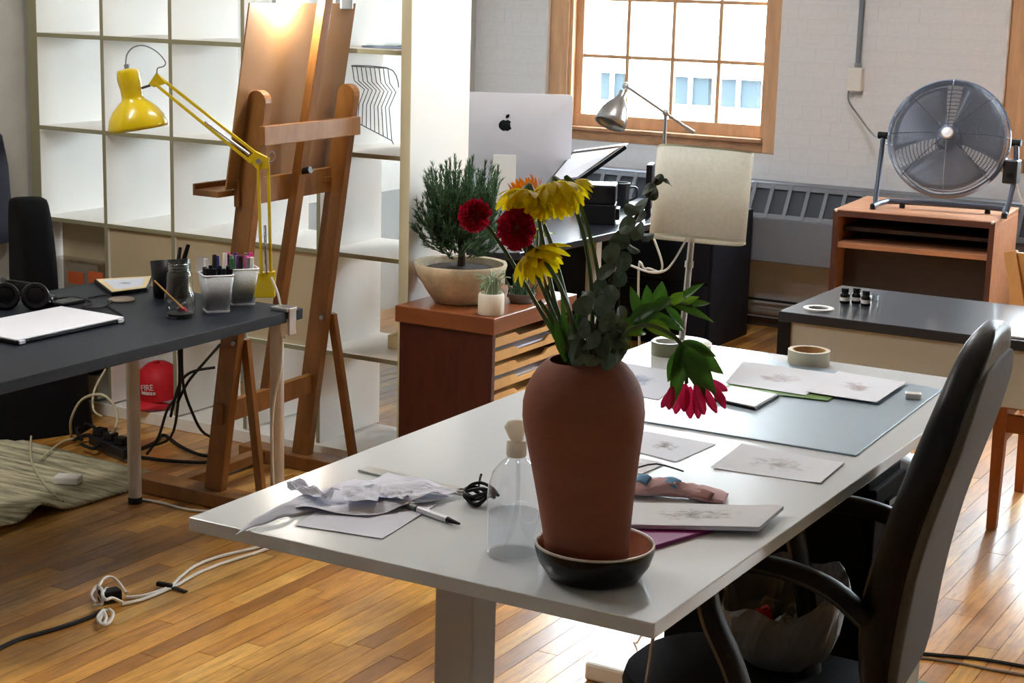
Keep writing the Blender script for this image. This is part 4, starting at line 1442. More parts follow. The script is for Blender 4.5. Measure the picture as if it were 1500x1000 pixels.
# ---- bin with liner, bags, cable tray under the table
SBX, SBY, SBZ = -1.085, 2.985, 0.470
bn = thing('plastic_bag', 'open crumpled white plastic bag of rubbish on the black office chair', 'bag', (SBX, SBY, SBZ))
lr = []
for k, (r_, z_) in enumerate(((0.02, 0.0005), (0.075, 0.002), (0.098, 0.03), (0.112, 0.065), (0.120, 0.11), (0.122, 0.145), (0.117, 0.15), (0.108, 0.125), (0.095, 0.09), (0.06, 0.05), (0.01, 0.04))):
    ring = []
    for j in range(44):
        a_ = 2 * PI * j / 44
        w_ = 1 + (0.03 * math.sin(7 * a_ + k) + 0.025 * math.sin(11 * a_ - 1.5 * k)) * min(1, k / 3)
        zz = z_ + (0.030 * math.sin(a_ + 0.5) + 0.012 * math.sin(5 * a_ + 0.7 * k)) * (z_ / 0.14 if k < 8 else 0.3)
        ring.append(Vector((SBX + r_ * w_ * math.cos(a_), SBY + r_ * w_ * 0.95 * math.sin(a_), SBZ + max(0.0005, zz))))
    lr.append(ring)
MB().ring_loft(lr, cap=False).build('bag_skin', M['bag_plastic'], bn)
for k in range(5):
    c = Vector((SBX + 0.045 * math.cos(k * 1.3), SBY + 0.045 * math.sin(k * 1.3), SBZ + 0.085))
    mb_ = MB().ball(c, 0.026, 9, 6)
    mb_.v = [c + (p - c) * rnd.uniform(0.7, 1.2) for p in mb_.v]
    tag(mb_.build('paper_ball', M['m_grey'] if k != 3 else M['red']), 'crumpled grey paper ball in the open plastic bag' if k != 3 else 'red scrap showing in the open plastic bag', 'paper', 'rubbish in the plastic bag' if k != 3 else None)
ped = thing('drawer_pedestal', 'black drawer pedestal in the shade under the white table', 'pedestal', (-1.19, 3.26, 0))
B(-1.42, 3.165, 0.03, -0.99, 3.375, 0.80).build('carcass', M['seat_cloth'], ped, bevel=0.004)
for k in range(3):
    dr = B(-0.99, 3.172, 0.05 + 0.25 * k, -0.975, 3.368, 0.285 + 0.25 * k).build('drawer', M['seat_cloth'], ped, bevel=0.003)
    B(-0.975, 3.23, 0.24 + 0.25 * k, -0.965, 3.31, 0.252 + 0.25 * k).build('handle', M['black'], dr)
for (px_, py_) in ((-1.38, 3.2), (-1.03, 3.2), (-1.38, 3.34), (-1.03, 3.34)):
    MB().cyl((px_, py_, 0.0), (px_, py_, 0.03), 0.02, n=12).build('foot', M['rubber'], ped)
gb = thing('grey_box', 'tall grey cardboard box beyond the far end of white table', 'box', (-1.165, 3.76, 0))
B(-1.27, 3.60, 0.0, -1.06, 3.90, 0.56).build('carton', M['grey_panel'], gb, bevel=0.003)
B(-1.275, 3.595, 0.53, -1.055, 3.905, 0.5705).build('lid', M['grey_panel'], gb, bevel=0.003)
def lump(name, label, cat, c, sx, sy, sz, m, seed, top=0.75):
    rr = []
    for k in range(9):
        t = k / 8
        z_ = sz * t
        s = (0.9 + 0.12 * math.sin(PI * t)) * (1 if t < top else 1 - 0.55 * ((t - top) / (1 - top)) ** 1.5)
        if k == 8:
            s *= 0.6
        rr.append([Vector((c[0] + p.x * s * (1 + 0.06 * math.sin(5 * i + seed + k)), c[1] + p.y * s * (1 + 0.06 * math.cos(4 * i - seed + 1.3 * k)), c[2] + z_ + (0.02 * math.sin(i + seed) if k > 6 else 0))) for i, p in enumerate(rrect(0, 0, 0, sx, sy, min(sx, sy) * 0.3, 4))])
    return tag(MB().ring_loft(rr).build(name, m, smooth=True, subd=1), label, cat)
lump('tote_bag', 'black nylon bag slumped on top of the tall grey box', 'bag', (-1.165, 3.75, 0.5715), 0.26, 0.28, 0.125, M['bag_black'], 1.0)
bt = thing('webbing_loop', 'shiny strap lying on top of the black nylon bag', 'strap', (-1.05, 3.68, 0.69))
MB().tube([(-1.24, 3.66, 0.69), (-1.20, 3.635, 0.702), (-1.14, 3.62, 0.69), (-1.09, 3.605, 0.65)], 0.005, 6, 4).build('webbing', M['steel'], bt, smooth=True)
ctb = thing('cable_box', 'open grey plastic box of tangled cables under the chair', 'box', (-1.53, 3.82, 0))
B(-1.68, 3.72, 0.0, -1.40, 3.92, 0.012).build('floor_panel', M['rad_blue'], ctb)
for (a0, b0, a1, b1) in ((-1.68, 3.72, -1.40, 3.728), (-1.68, 3.912, -1.40, 3.92), (-1.68, 3.728, -1.672, 3.912), (-1.408, 3.728, -1.40, 3.912)):
    B(a0, b0, 0.012, a1, b1, 0.09).build('side', M['grey_panel'], ctb)
for k in range(5):
    c = Vector((-1.60 + 0.035 * k, 3.81, 0.05))
    cable('coiled_cable', 'white cable coiled in the grey cable box', [c + Vector((0.04 * math.cos(t * 1.3 + k), 0.06 * math.sin(t * 1.1 + k), 0.03 * math.sin(t * 1.9 + k) + 0.012)) for t in range(8)], 0.004, M['white_plastic'] if k % 2 == 0 else M['white_plastic'], 'cable', 'cables in the grey box')
tag(B(-1.86, 3.66, 0.0, -1.70, 3.80, 0.05).build('power_adapter', M['white_plastic'], bevel=0.008), 'white power brick on the floor beside grey cable box', 'adapter')
cable('grey_cable', 'thin grey cord dropping from the near table corner to power brick', [(-0.95, 2.1, 0.92), (-1.2, 2.6, 0.5), (-1.5, 3.2, 0.15), (-1.74, 3.65, 0.055)], 0.003, M['m_grey'])

tag(B(-1.26, 3.92, 0.0005, -0.85, 4.135, 0.005).build('floor_mat', M['teal'], bevel=0.001), 'teal mat corner on the floor behind office chair', 'mat')
cable('floor_cable', 'dark cable across the floor beyond the teal mat', [PZ(1325, 957, 0) + Vector((0, 0, .005)), PZ(1380, 962, 0) + Vector((0, 0, .005)), PZ(1440, 968, 0) + Vector((0, 0, .005)), PZ(1510, 980, 0) + Vector((0, 0, .005))], 0.005, M['rubber'])
cable('floor_cable', 'brown cable running beside the dark floor cable', [PZ(1325, 962, 0) + Vector((0, 0, .004)), PZ(1400, 972, 0) + Vector((0, 0, .004)), PZ(1450, 982, 0) + Vector((0, 0, .004)), PZ(1510, 992, 0) + Vector((0, 0, .004))], 0.004, M['pipe'])

# ================================================================== PLAN CHEST with plants
ch = thing('paper_chest', 'brown wooden paper chest with open tan trays under the plants', 'chest', (-3.04, 5.11, 0))
cx0, cx1, cy0, cy1, cz = -3.240, -2.838, 4.82, 5.415, 0.65
B(cx0, cy0, cz - 0.058, cx1, cy1, cz).build('top', M['wood_orange'], ch, bevel=0.003)
B(cx0 + 0.012, cy0 + 0.012, 0.0, cx1 - 0.012, cy0 + 0.034, cz - 0.058).build('end_panel', M['wood_dark'], ch, bevel=0.002)
B(cx0 + 0.012, cy1 - 0.034, 0.0, cx1 - 0.012, cy1 - 0.012, cz - 0.058).build('end_panel', M['wood_dark'], ch, bevel=0.002)
B(cx0 + 0.012, cy0 + 0.034, 0.0, cx0 + 0.03, cy1 - 0.034, cz - 0.058).build('back_panel', M['wood_dark'], ch)
zz = 0.04
k = 0
while zz < cz - 0.075:
    tr_ = B(cx0 + 0.03, cy0 + 0.036, zz, cx1 - 0.02, cy1 - 0.036, zz + 0.006).build('tray', M['wood_tan'], ch)
    fr = MB()
    yA, yB, yM = cy0 + 0.036, cy1 - 0.036, (cy0 + cy1) / 2
    fr.prism([(cx1 - 0.03, yA, zz), (cx1 - 0.03, yB, zz), (cx1 - 0.03, yB, zz + 0.034), (cx1 - 0.03, yM + 0.12, zz + 0.034), (cx1 - 0.03, yM + 0.09, zz + 0.018), (cx1 - 0.03, yM - 0.09, zz + 0.018), (cx1 - 0.03, yM - 0.12, zz + 0.034), (cx1 - 0.03, yA, zz + 0.034)], (0.012, 0, 0))
    fr.build('tray_front', M['wood_tan'], tr_)
    zz += 0.05
    k += 1
for k, (z_, l) in enumerate(((0.505, 'stack of white paper in the second tray of chest'), (0.405, 'stack of white paper in a lower chest tray'))):
    tag(B(cx0 + 0.05, cy0 + 0.06, z_ - 0.009, cx1 - 0.032, cy1 - 0.08, z_ + 0.008).build('paper_stack', M['paper'], bevel=0.001), l, 'paper')

BC = Vector((-3.095, 5.015, cz))
pl = thing('potted_conifer', 'bushy dwarf conifer in a wide stone bowl on chest', 'plant', BC)
bz = [(0.0, 0.001), (0.085, 0.001), (0.095, 0.006), (0.125, 0.05), (0.154, 0.098), (0.165, 0.135), (0.163, 0.142), (0.152, 0.138), (0.144, 0.11), (0.0, 0.105)]
MB().lathe(bz, BC, 40).build('bowl', M['bowl'], pl, smooth=True)
MB().lathe([(0.145, 0.112), (0.12, 0.122), (0.06, 0.128), (0.0, 0.130)], BC, 28).build('soil', M['soil'], pl, smooth=True)
MB().tube([BC + Vector((0.0, 0, 0.12)), BC + Vector((0.004, 0.0, 0.16)), BC + Vector((0.0, 0, 0.22)), BC + Vector((0.01, 0, 0.36))], lambda t: 0.017 - 0.011 * t, 10, 4).build('trunk', M['bark'], pl, smooth=True)
fol = MB()
def needle(p, d, L_, w):
    s = d.orthogonal().normalized()
    s = (s * math.cos(1.3) + d.cross(s) * math.sin(rnd.random() * 6)).normalized()
    fol.add([p - s * w, p + s * w, p + d * L_], [(0, 1, 2)])
for k in range(330):
    a_ = rnd.random() * 2 * PI
    h0 = rnd.uniform(0.15, 0.34)
    tip_r = 0.175 * math.sqrt(rnd.random()) * (1.0 if h0 < 0.26 else 0.8)
    tip_z = h0 + rnd.uniform(0.05, 0.17)
    tip_z = min(tip_z, 0.545 - 1.35 * max(0, tip_r - 0.07))
    tip_z = max(tip_z, 0.20 - 0.3 * tip_r)
    p0 = BC + Vector((0.02 * math.cos(a_), 0.02 * math.sin(a_), min(h0, tip_z)))
    p1 = BC + Vector((tip_r * 0.75 * math.cos(a_), tip_r * 0.75 * math.sin(a_), min(h0, tip_z) + 0.35 * max(0, tip_z - h0)))
    p2 = BC + Vector((tip_r * math.cos(a_ + 0.2), tip_r * math.sin(a_ + 0.2), tip_z))
    sp3 = spline([p0, p1, p2], 7)
    for i in range(3, len(sp3) - 1):
        d = (sp3[i + 1] - sp3[i])
        for j in range(7):
            q = sp3[i] + d * rnd.random()
            dn = (d.normalized() * 0.9 + Vector((rnd.uniform(-1, 1), rnd.uniform(-1, 1), rnd.uniform(-0.4, 1))) * 0.7).normalized()
            needle(q, dn, rnd.uniform(0.014, 0.028), 0.0022)
for k in range(16):   # leading shoots
    a_ = 2 * PI * k / 16 * 2.3
    r_ = 0.015 + 0.115 * (k / 16)
    p0 = BC + Vector((r_ * math.cos(a_), r_ * math.sin(a_), 0.36 - 0.5 * r_))
    p2 = p0 + Vector((0.014 * math.cos(a_), 0.014 * math.sin(a_), 0.12 + 0.06 * rnd.random()))
    sp3 = spline([p0, (p0 + p2) / 2, p2], 8)
    for i in range(len(sp3) - 1):
        d = sp3[i + 1] - sp3[i]
        for j in range(12):
            needle(sp3[i] + d * rnd.random(), (d.normalized() + Vector((rnd.uniform(-1, 1), rnd.uniform(-1, 1), 0.3)) * 0.6).normalized(), 0.02, 0.002)
for p in fol.v:
    if p.x < -3.262:
        p.x = -3.262 + 0.15 * (-3.262 - p.x)
o = fol.build('foliage', M['conifer'], pl)
o['kind'] = 'stuff'
# small white pot with thin succulent
PC = PZ(719, 460, cz)
pt = thing('potted_succulent', 'thin trailing succulent in small white pot on chest corner', 'plant', PC)
MB().lathe([(0.0, 0.001), (0.043, 0.001), (0.045, 0.005), (0.045, 0.066), (0.041, 0.074), (0.038, 0.074), (0.038, 0.06), (0.0, 0.06)], PC, 28).build('pot', M['ceramic'], pt, smooth=True)
fs = MB()
for k in range(46):
    a_ = rnd.random() * 2 * PI
    e = PC + Vector((math.cos(a_) * rnd.uniform(0.02, 0.075), math.sin(a_) * rnd.uniform(0.02, 0.075), rnd.uniform(0.07, 0.15)))
    fs.tube([PC + Vector((0.02 * math.cos(a_), 0.02 * math.sin(a_), 0.06)), (PC + e) / 2 + Vector((0, 0, 0.06)), e], 0.0022, 4, 2)
fs.build('foliage', mat('succulent_green', lin(128, 148, 118), 0.5), pt)['kind'] = 'stuff'
DC = PZ(755, 445, cz) + Vector((0.0, 0.04, 0))
ds = thing('succulent_dish', 'low grey dish of succulents behind the small white pot', 'plant', DC)
MB().lathe([(0, 0.001), (0.04, 0.001), (0.052, 0.035), (0.049, 0.035), (0.04, 0.02), (0, 0.02)], DC, 24).build('dish', M['m_grey'], ds, smooth=True)
fs = MB()
for k in range(40):
    a_ = rnd.random() * 2 * PI
    r_ = rnd.uniform(0, 0.05)
    p = DC + Vector((r_ * math.cos(a_), r_ * math.sin(a_), 0.02))
    fs.cyl(p, p + Vector((rnd.uniform(-0.03, 0.03), rnd.uniform(-0.03, 0.03), rnd.uniform(0.03, 0.10))), 0.005, 0.001, 5)
fs.build('foliage', M['conifer'], ds)['kind'] = 'stuff'
bpl = thing('leafy_potplant', 'small plant with light green leaves behind the conifer bowl', 'plant', (-2.96, 5.33, cz))
MB().lathe([(0, 0.001), (0.036, 0.001), (0.045, 0.08), (0.041, 0.08), (0.034, 0.06), (0, 0.06)], (-2.96, 5.33, cz), 24).build('pot', M['kraft'], bpl, smooth=True)
for k in range(16):
    a_ = 2 * PI * k / 16 + rnd.random() * .3
    p = Vector((-2.96, 5.33, cz + 0.06))
    top = p + Vector((0.03 * math.cos(a_), 0.03 * math.sin(a_), 0.12 + 0.2 * rnd.random()))
    MB().tube([p, (p + top) / 2, top], 0.002, 5, 2).build('stem', M['stem'], bpl)
    leaf_obj(bpl, top, Vector((math.cos(a_), math.sin(a_), 0.5)).normalized(), Vector((-0.4 * math.cos(a_), -0.4 * math.sin(a_), 0.8)).normalized(), 0.07, 0.035, 0.8, M['leaf_light'])

# ================================================================== LEFT DESK
DZ = 0.73
dx0, dx1, dy0, dy1 = -4.04, -3.205, 2.75, 4.245
dk = thing('desk', 'dark grey desk on slim steel legs in front of shelf', 'desk', ((dx0 + dx1) / 2, (dy0 + dy1) / 2, 0))
B(dx0, dy0, DZ - 0.034, dx1, dy1, DZ).build('desktop', M['desk_black'], dk, bevel=0.002)
for (lx, ly) in ((-3.832, 4.14), (-3.262, 4.185), (-3.832, 2.85), (-3.262, 2.85)):
    lg = MB().cyl((lx, ly, 0.02), (lx, ly, DZ - 0.034), 0.0225, n=20).build('leg', M['steel_leg'], dk, smooth=True)
    MB().cyl((lx, ly, 0.0), (lx, ly, 0.022), 0.0235, n=20).build('foot', M['rubber'], lg, smooth=True)

# laptop (closed)
lp = thing('laptop', 'closed silver laptop lying on dark desk', 'laptop', PZ(90, 485, DZ))
q = [PZ(25, 506, DZ), PZ(182, 472, DZ), PZ(90, 456, DZ), PZ(-60, 482, DZ)]
q[3] = q[0] + (q[2] - q[1])
cen = sum(q, Vector()) / 4
for z0_, z1_, nm, mm, sc in ((0.002, 0.011, 'base', 'black', 1.0), (0.0115, 0.0175, 'lid', 'alu', 1.0)):
    t_ = MB()
    t_.prism([cen + (p - cen) * sc + Vector((0, 0, z0_)) for p in q], (0, 0, z1_ - z0_))
    t_.build(nm, M[mm], lp, bevel=0.002)
for p in (q[0], q[1]):
    e = cen + (p - cen) * 0.97
    d_ = (q[1] - q[0]).normalized()
    e2 = e + d_ * (0.02 if p is q[0] else -0.02)
    MB().bar(q[0] + (e2 - q[0]) * 1.0 + Vector((0, 0, 0.0075)), e + Vector((0, 0, 0.0075)), 0.02, 0.009).build('hinge', M['alu'], lp)

# headphones
hp = thing('headphones', 'black headphones lying behind the silver laptop', 'headphones', PZ(20, 450, DZ))
hc = PZ(12, 448, DZ)
for k, (px, py) in enumerate(((8, 452), (52, 452))):
    c = PZ(px, py, DZ)
    n_ = Vector((0.75, -0.55, 0.35)).normalized()
    MB().lathe([(0.0, -0.018), (0.034, -0.018), (0.042, -0.008), (0.044, 0.004), (0.036, 0.014), (0.02, 0.018), (0.0, 0.018)], (0, 0, 0), 24, mtx=Matrix.Translation(c + Vector((0, 0, 0.038))) @ n_.to_track_quat('Z', 'Y').to_matrix().to_4x4()).build('ear_cup', M['black_gloss'], hp, smooth=True)
    MB().torus(c + Vector((0, 0, 0.038)) + n_ * 0.012, 0.034, 0.009, n_, 24).build('ear_pad', M['leather'], hp, smooth=True)
a, b = PZ(8, 452, DZ) + Vector((0, 0, 0.075)), PZ(52, 452, DZ) + Vector((0, 0, 0.06))
MB().tube([a, a + Vector((-0.05, 0.04, 0.006)), (a + b) / 2 + Vector((-0.14, 0.09, -0.01)), b + Vector((-0.06, 0.05, 0.0)), b], 0.008, 8, 5).build('headband', M['black'], hp, smooth=True)
cable('desk_cable', 'thin black cable snaking behind the laptop on desk', [PZ(x, y, DZ) + Vector((0, 0, .004)) for x, y in ((75, 440), (110, 437), (135, 445), (120, 452), (150, 452), (165, 440), (155, 434), (130, 438))], 0.0025, M['rubber'])
cable('desk_cable', 'thin black cable curling at the laptop corner', [PZ(x, y, DZ) + Vector((0, 0, .004)) for x, y in ((158, 444), (162, 452), (178, 462), (183, 470), (180, 476))], 0.0025, M['rubber'])
ms = PZ(68, 446, DZ)
tag(MB().ring_loft([rrect(ms.x, ms.y, ms.z + z_, w_, d_, 0.02, 5, R(30)) for z_, w_, d_ in ((0.001, 0.052, 0.08), (0.014, 0.056, 0.086), (0.027, 0.046, 0.07), (0.032, 0.02, 0.036))]).build('mouse', M['black_gloss'], smooth=True), 'black computer mouse between headphones and cable', 'mouse')
gm = PZ(98, 445, DZ)
tag(B(gm.x - 0.03, gm.y - 0.05, DZ + 0.0005, gm.x + 0.03, gm.y + 0.05, DZ + 0.012).build('phone_charger', M['m_dark'], bevel=0.003), 'flat black charger behind the silver laptop', 'charger')

# notebook / picture
nb = thing('framed_picture', 'pale picture in thin black frame lying on desk', 'picture', PZ(180, 420, DZ))
q = [PZ(x, y, DZ) for x, y in ((163, 434), (216, 427), (224, 409), (138, 414))]
t_ = MB()
t_.prism([p + Vector((0, 0, 0.0005)) for p in q], (0, 0, 0.012))
t_.build('frame', M['black'], nb, bevel=0.001)
cen = sum(q, Vector()) / 4
t_ = MB()
t_.prism([cen + (p - cen) * 0.94 + Vector((0, 0, 0.0125)) for p in q], (0, 0, 0.001))
t_.build('mount', M['tan_paper'], nb)
t_ = MB().patch(lambda u, v: tuple((lambda p: cen + (p - cen) * 0.72 + Vector((0, 0, 0.0142)))(q[0] * (1 - u) * (1 - v) + q[1] * u * (1 - v) + q[2] * u * v + q[3] * (1 - u) * v)), 2, 2)
t_.build('print', PM[4], nb)
co = PZ(178, 440, DZ)
tag(MB().lathe([(0, 0.0005), (0.04, 0.0005), (0.042, 0.003), (0.04, 0.007), (0.0, 0.008)], co, 24).build('coaster', M['pipe'], smooth=True), 'round brown coaster on desk before the framed picture', 'coaster')

# black leather cup with pens
bk = PZ(250, 434, DZ)
bcp = thing('pencil_holder', 'black leather pencil holder with slanted rim on dark desk', 'holder', bk)
rr = []
for z_, r_ in ((0.001, 0.052), (0.05, 0.056), (0.11, 0.062)):
    rr.append([bk + Vector((r_ * math.cos(2 * PI * j / 28), r_ * math.sin(2 * PI * j / 28), z_ + (0.022 * (0.5 - 0.5 * math.cos(2 * PI * j / 28 - 2.6)) if z_ > 0.1 else 0))) for j in range(28)])
MB().ring_loft(rr, cap=False).build('wall', M['leather'], bcp, smooth=True, solid=0.004)
MB().lathe([(0, 0.001), (0.052, 0.001), (0.052, 0.004), (0, 0.004)], bk, 28).build('bottom', M['leather'], bcp)
def pen(label, c, tip, r, m, capm=None, name='marker', grp=None):
    o = thing(name, label, 'pen', c, 0, grp)
    c, tip = Vector(c), Vector(tip)
    MB().cyl(c, c + (tip - c) * 0.72, r, n=10).build('barrel', m, o, smooth=True)
    MB().cyl(c + (tip - c) * 0.70, tip, r * 1.12, r * 0.95, 10).build('cap', capm or m, o, smooth=True)
    return o
pen('thick black marker leaning out of the leather pencil holder', bk + Vector((0.01, 0, 0.006)), PD(276, 358, pix(bk)[2]), 0.007, M['black'])
pen('dark pen standing upright in the leather pencil holder', bk + Vector((0.02, -0.01, 0.006)), PD(264, 362, pix(bk)[2] - 0.02), 0.006, M['m_dark'])

# mason jar
JC = PZ(264, 464, DZ)
jar = thing('mason_jar', 'clear glass jar holding a brush and eraser on desk', 'jar', JC)
jp = [(0, 0.001), (0.036, 0.001), (0.042, 0.006), (0.046, 0.03), (0.0485, 0.055), (0.046, 0.075), (0.040, 0.088), (0.0395, 0.125), (0.037, 0.138), (0.0335, 0.143), (0.0335, 0.166), (0.0315, 0.168)]
MB().lathe(jp, JC, 36).build('glass', M['jar_glass'], jar, smooth=True)
for z_ in (0.148, 0.156):
    MB().torus(JC + Vector((0, 0, z_)), 0.0342, 0.0018, (0, 0, 1), 28).build('thread', M['jar_glass'], jar, smooth=True)
MB().lathe([(0, 0.004), (0.036, 0.004), (0.041, 0.014), (0.02, 0.02), (0, 0.02)], JC, 24).build('dark_contents', M['m_dark'], jar, smooth=True)
br_ = thing('paint_brush', 'thin wooden brush poking through the glass jar', 'brush', JC)
MB().cyl(PD(268, 452, pix(JC)[2] - 0.02), PD(226, 411, pix(JC)[2] - 0.05), 0.0035, 0.0025, 8).build('handle', M['wood_chair'], br_, smooth=True)
tag(MB().bar(PD(264, 447, pix(JC)[2]), PD(276, 462, pix(JC)[2]), 0.014, 0.014).build('pink_eraser', M['petal_p'], bevel=0.002), 'pink eraser stick inside the glass jar', 'eraser')
tag(MB().bar(JC + Vector((-0.012, 0, 0.022)), JC + Vector((0.012, 0.01, 0.045)), 0.012, 0.008).build('sharpener', M['m_grey'], bevel=0.002), 'grey sharpener in the bottom of glass jar', 'sharpener')

# mesh cups with markers
def mesh_cup(label, c, rz, mk, tall):
    o = thing('pen_cup', label, 'cup', c)
    bt_, tp_ = 0.036, 0.0475
    MB().ring_loft([rrect(c.x, c.y, c.z + z_, 2 * w_, 2 * w_, 0.012, 3, rz) for z_, w_ in ((0.004, bt_), (0.118, tp_))], cap=False).build('mesh_wall', M['mesh_cup'], o, smooth=True, solid=0.0012)
    MB().ring_loft([rrect(c.x, c.y, c.z + z_, 2 * w_, 2 * w_, 0.012, 3, rz) for z_, w_ in ((0.0005, bt_ + 0.001), (0.006, bt_ + 0.0015))]).build('base', M['alu'], o)
    pts = rrect(c.x, c.y, c.z + 0.118, 2 * tp_, 2 * tp_, 0.012, 3, rz)
    MB().tube(pts + [pts[0]], 0.0028, 6, 0, False).build('rim', M['alu'], o, smooth=True)
    i = 0
    for (gx, gy, m_, h_) in mk:
        p = Vector((gx * 0.02, gy * 0.02, 0))
        p.rotate(Matrix.Rotation(rz, 3, 'Z'))
        b0 = c + p + Vector((0, 0, 0.008))
        t0 = c + p * 1.35 + Vector((rnd.uniform(-0.006, 0.006), rnd.uniform(-0.006, 0.006), h_))
        cn = {'black': 'black', 'm_white': 'white', 'm_dark': 'charcoal', 'm_blue': 'blue', 'm_red': 'red', 'm_green': 'green', 'm_purple': 'purple', 'm_pink': 'pink', 'm_grey': 'grey'}[m_]
        pen('%s topped marker standing in the %s' % (cn, tall), b0, t0, 0.0068, M['m_dark'] if h_ < 0.145 else M['m_white'], M[m_], 'marker', '%s topped markers in the %s' % (cn, tall))
        i += 1
mk = [(gx, gy, 'black', 0.136 + 0.006 * rnd.random()) for gx in (-1.35, -0.45, 0.45, 1.35) for gy in (-1.35, -0.45, 0.45)] + [(-0.9, 1.3, 'm_white', 0.16), (0.0, 1.35, 'm_dark', 0.172), (0.6, 1.35, 'm_blue', 0.168), (1.3, 1.3, 'm_white', 0.175)]
mesh_cup('silver mesh pen cup of black markers beside the glass jar', PZ(317, 455, DZ), R(52), mk, 'mesh cup nearest the jar')
mk = [(gx, gy, rnd.choice(['m_red', 'm_green', 'm_purple', 'm_dark', 'm_pink', 'm_grey']), 0.15 + 0.012 * rnd.random()) for gx in (-1.3, -0.4, 0.5) for gy in (-1.3, -0.4, 0.5, 1.3)] + [(1.35, 0.9, 'm_pink', 0.16), (1.3, -0.8, 'm_white', 0.152)]
mesh_cup('silver mesh pen cup of coloured markers behind the other cup', PZ(354, 444.5, DZ), R(52), mk, 'mesh cup nearest the yellow lamp')
tg = PZ(318, 442, DZ)
tag(MB().bar(PD(296, 400, pix(tg)[2] + .04), PD(298, 376, pix(tg)[2] + .04), 0.045, 0.002, tuple(NV)).build('white_card', M['white_plastic']), 'white card standing behind the cup of black markers', 'card')

# yellow clamp lamp
def CP(px, py):
    n = Vector((FWD[0], FWD[1], 0)).normalized()
    B0 = Vector((-3.262, 4.185, DZ))
    d = Vector(ray(px, py))
    t = n.dot(B0) / n.dot(d)
    return Vector(EYE) + d * t
yl = thing('desk_lamp', 'yellow articulated desk lamp clamped to the dark desk', 'lamp', (-3.262, 4.185, DZ))
B(-3.265, 4.155, DZ + 0.0005, -3.20, 4.21, DZ + 0.012).build('clamp', M['steel'], yl, bevel=0.002)
B(-3.2045, 4.165, DZ - 0.075, -3.196, 4.20, DZ + 0.012).build('clamp', M['steel'], yl, bevel=0.002)
MB().cyl((-3.23, 4.183, DZ - 0.09), (-3.23, 4.183, DZ - 0.036), 0.005, n=10).build('clamp_screw', M['steel'], yl)
foot = CP(391, 425)
MB().prism([CP(378, 400), CP(402, 398), CP(402, 436), CP(372, 436)], tuple(NV * 0.03)).build('bracket', M['yellow'], yl, bevel=0.002)
el = CP(378, 236)
def barb(a, b, off, m, nm, w=0.009):
    s = NV * off
    MB().bar(Vector(a) + s, Vector(b) + s, w, w, tuple(NV)).build(nm, m, yl, bevel=0.001)
barb(CP(383, 402), CP(378, 238), 0.0, M['yellow'], 'lower_arm')
barb(CP(396, 402), CP(392, 240), 0.012, M['yellow'], 'lower_arm')
MB().cyl(CP(390, 400), CP(388, 330), 0.0045, n=10).build('spring', M['chrome'], yl, smooth=True)
MB().prism([CP(362, 232), CP(374, 222), CP(394, 232), CP(392, 246), CP(378, 250)], tuple(NV * 0.02)).build('elbow_plate', M['yellow'], yl, bevel=0.001)
MB().cyl(CP(379, 236) - NV * 0.006, CP(379, 236) + NV * 0.028, 0.008, n=14).build('elbow_bolt', M['steel'], yl, smooth=True)
barb(CP(368, 238), CP(226, 122), 0.0, M['yellow'], 'upper_arm')
barb(CP(378, 228), CP(232, 113), 0.012, M['yellow'], 'upper_arm')
MB().cyl(CP(365, 226), CP(300, 178), 0.004, n=10).build('spring', M['chrome'], yl, smooth=True)
MB().prism([CP(217, 124), CP(229, 106), CP(244, 122), CP(226, 128)], tuple(NV * 0.014)).build('head_joint', M['yellow'], yl, bevel=0.001)
MB().cyl(CP(204, 130), CP(220, 125), 0.004, n=10).build('knuckle', M['m_dark'], yl, smooth=True)
c1, c0 = CP(186, 99), CP(203, 189)
axl = (c1 - c0).normalized()
ML = Matrix.Translation(c0) @ axl.to_track_quat('Z', 'Y').to_matrix().to_4x4()
Ll = (c1 - c0).length
MB().lathe([(0.091, 0.0), (0.0905, 0.012), (0.084, 0.035), (0.070, 0.058), (0.050, 0.078), (0.035, 0.09), (0.032, 0.10), (0.032, 0.125), (0.0345, 0.14), (0.034, 0.172), (0.03, 0.182), (0.010, 0.186), (0, 0.187)], (0, 0, 0), 40, mtx=ML).build('shade', M['yellow'], yl, smooth=True, solid=0.002)
for k in range(4):
    a_ = -1.15 - 0.28 * k
    p = ML @ Vector((0.0348 * math.cos(a_), 0.0348 * math.sin(a_), 0.145))
    MB().bar(p, ML @ Vector((0.0348 * math.cos(a_), 0.0348 * math.sin(a_), 0.165)), 0.004, 0.002, tuple((p - c0).normalized())).build('vent_slot', M['m_dark'], yl)
MB().ball(ML @ Vector((0, 0, 0.05)), 0.028, 14, 9).build('bulb', M['white_rim'], yl, smooth=True)
MB().cyl(ML @ Vector((0, 0, 0.186)), ML @ Vector((0, 0, 0.20)), 0.008, n=10).build('cord_grip', M['m_grey'], yl, smooth=True)
MB().tube([CP(184, 96), CP(186, 80), CP(196, 69), CP(212, 67), CP(230, 76), CP(242, 90), CP(240, 97), CP(231, 100), CP(230, 108)], 0.002, 6, 4).build('cord', M['m_grey'], yl, smooth=True)
MB().tube([CP(392, 232), CP(398, 222), CP(403, 226), CP(402, 234), CP(394, 238)], 0.002, 6, 4).build('cord', M['m_grey'], yl, smooth=True)
MB().tube([CP(398, 405) - NV * .01, CP(408, 430) - NV * .01, CP(413, 455) - NV * .01, CP(418, 470) - NV * .02, CP(415, 500) - NV * .02, CP(413, 540) - NV * .03, CP(405, 575) - NV * .03, CP(401, 620) - NV * .03, CP(402, 690) - NV * .03, CP(404, 712) - NV * .03], 0.004, 7, 5).build('cord', M['white_plastic'], yl, smooth=True)
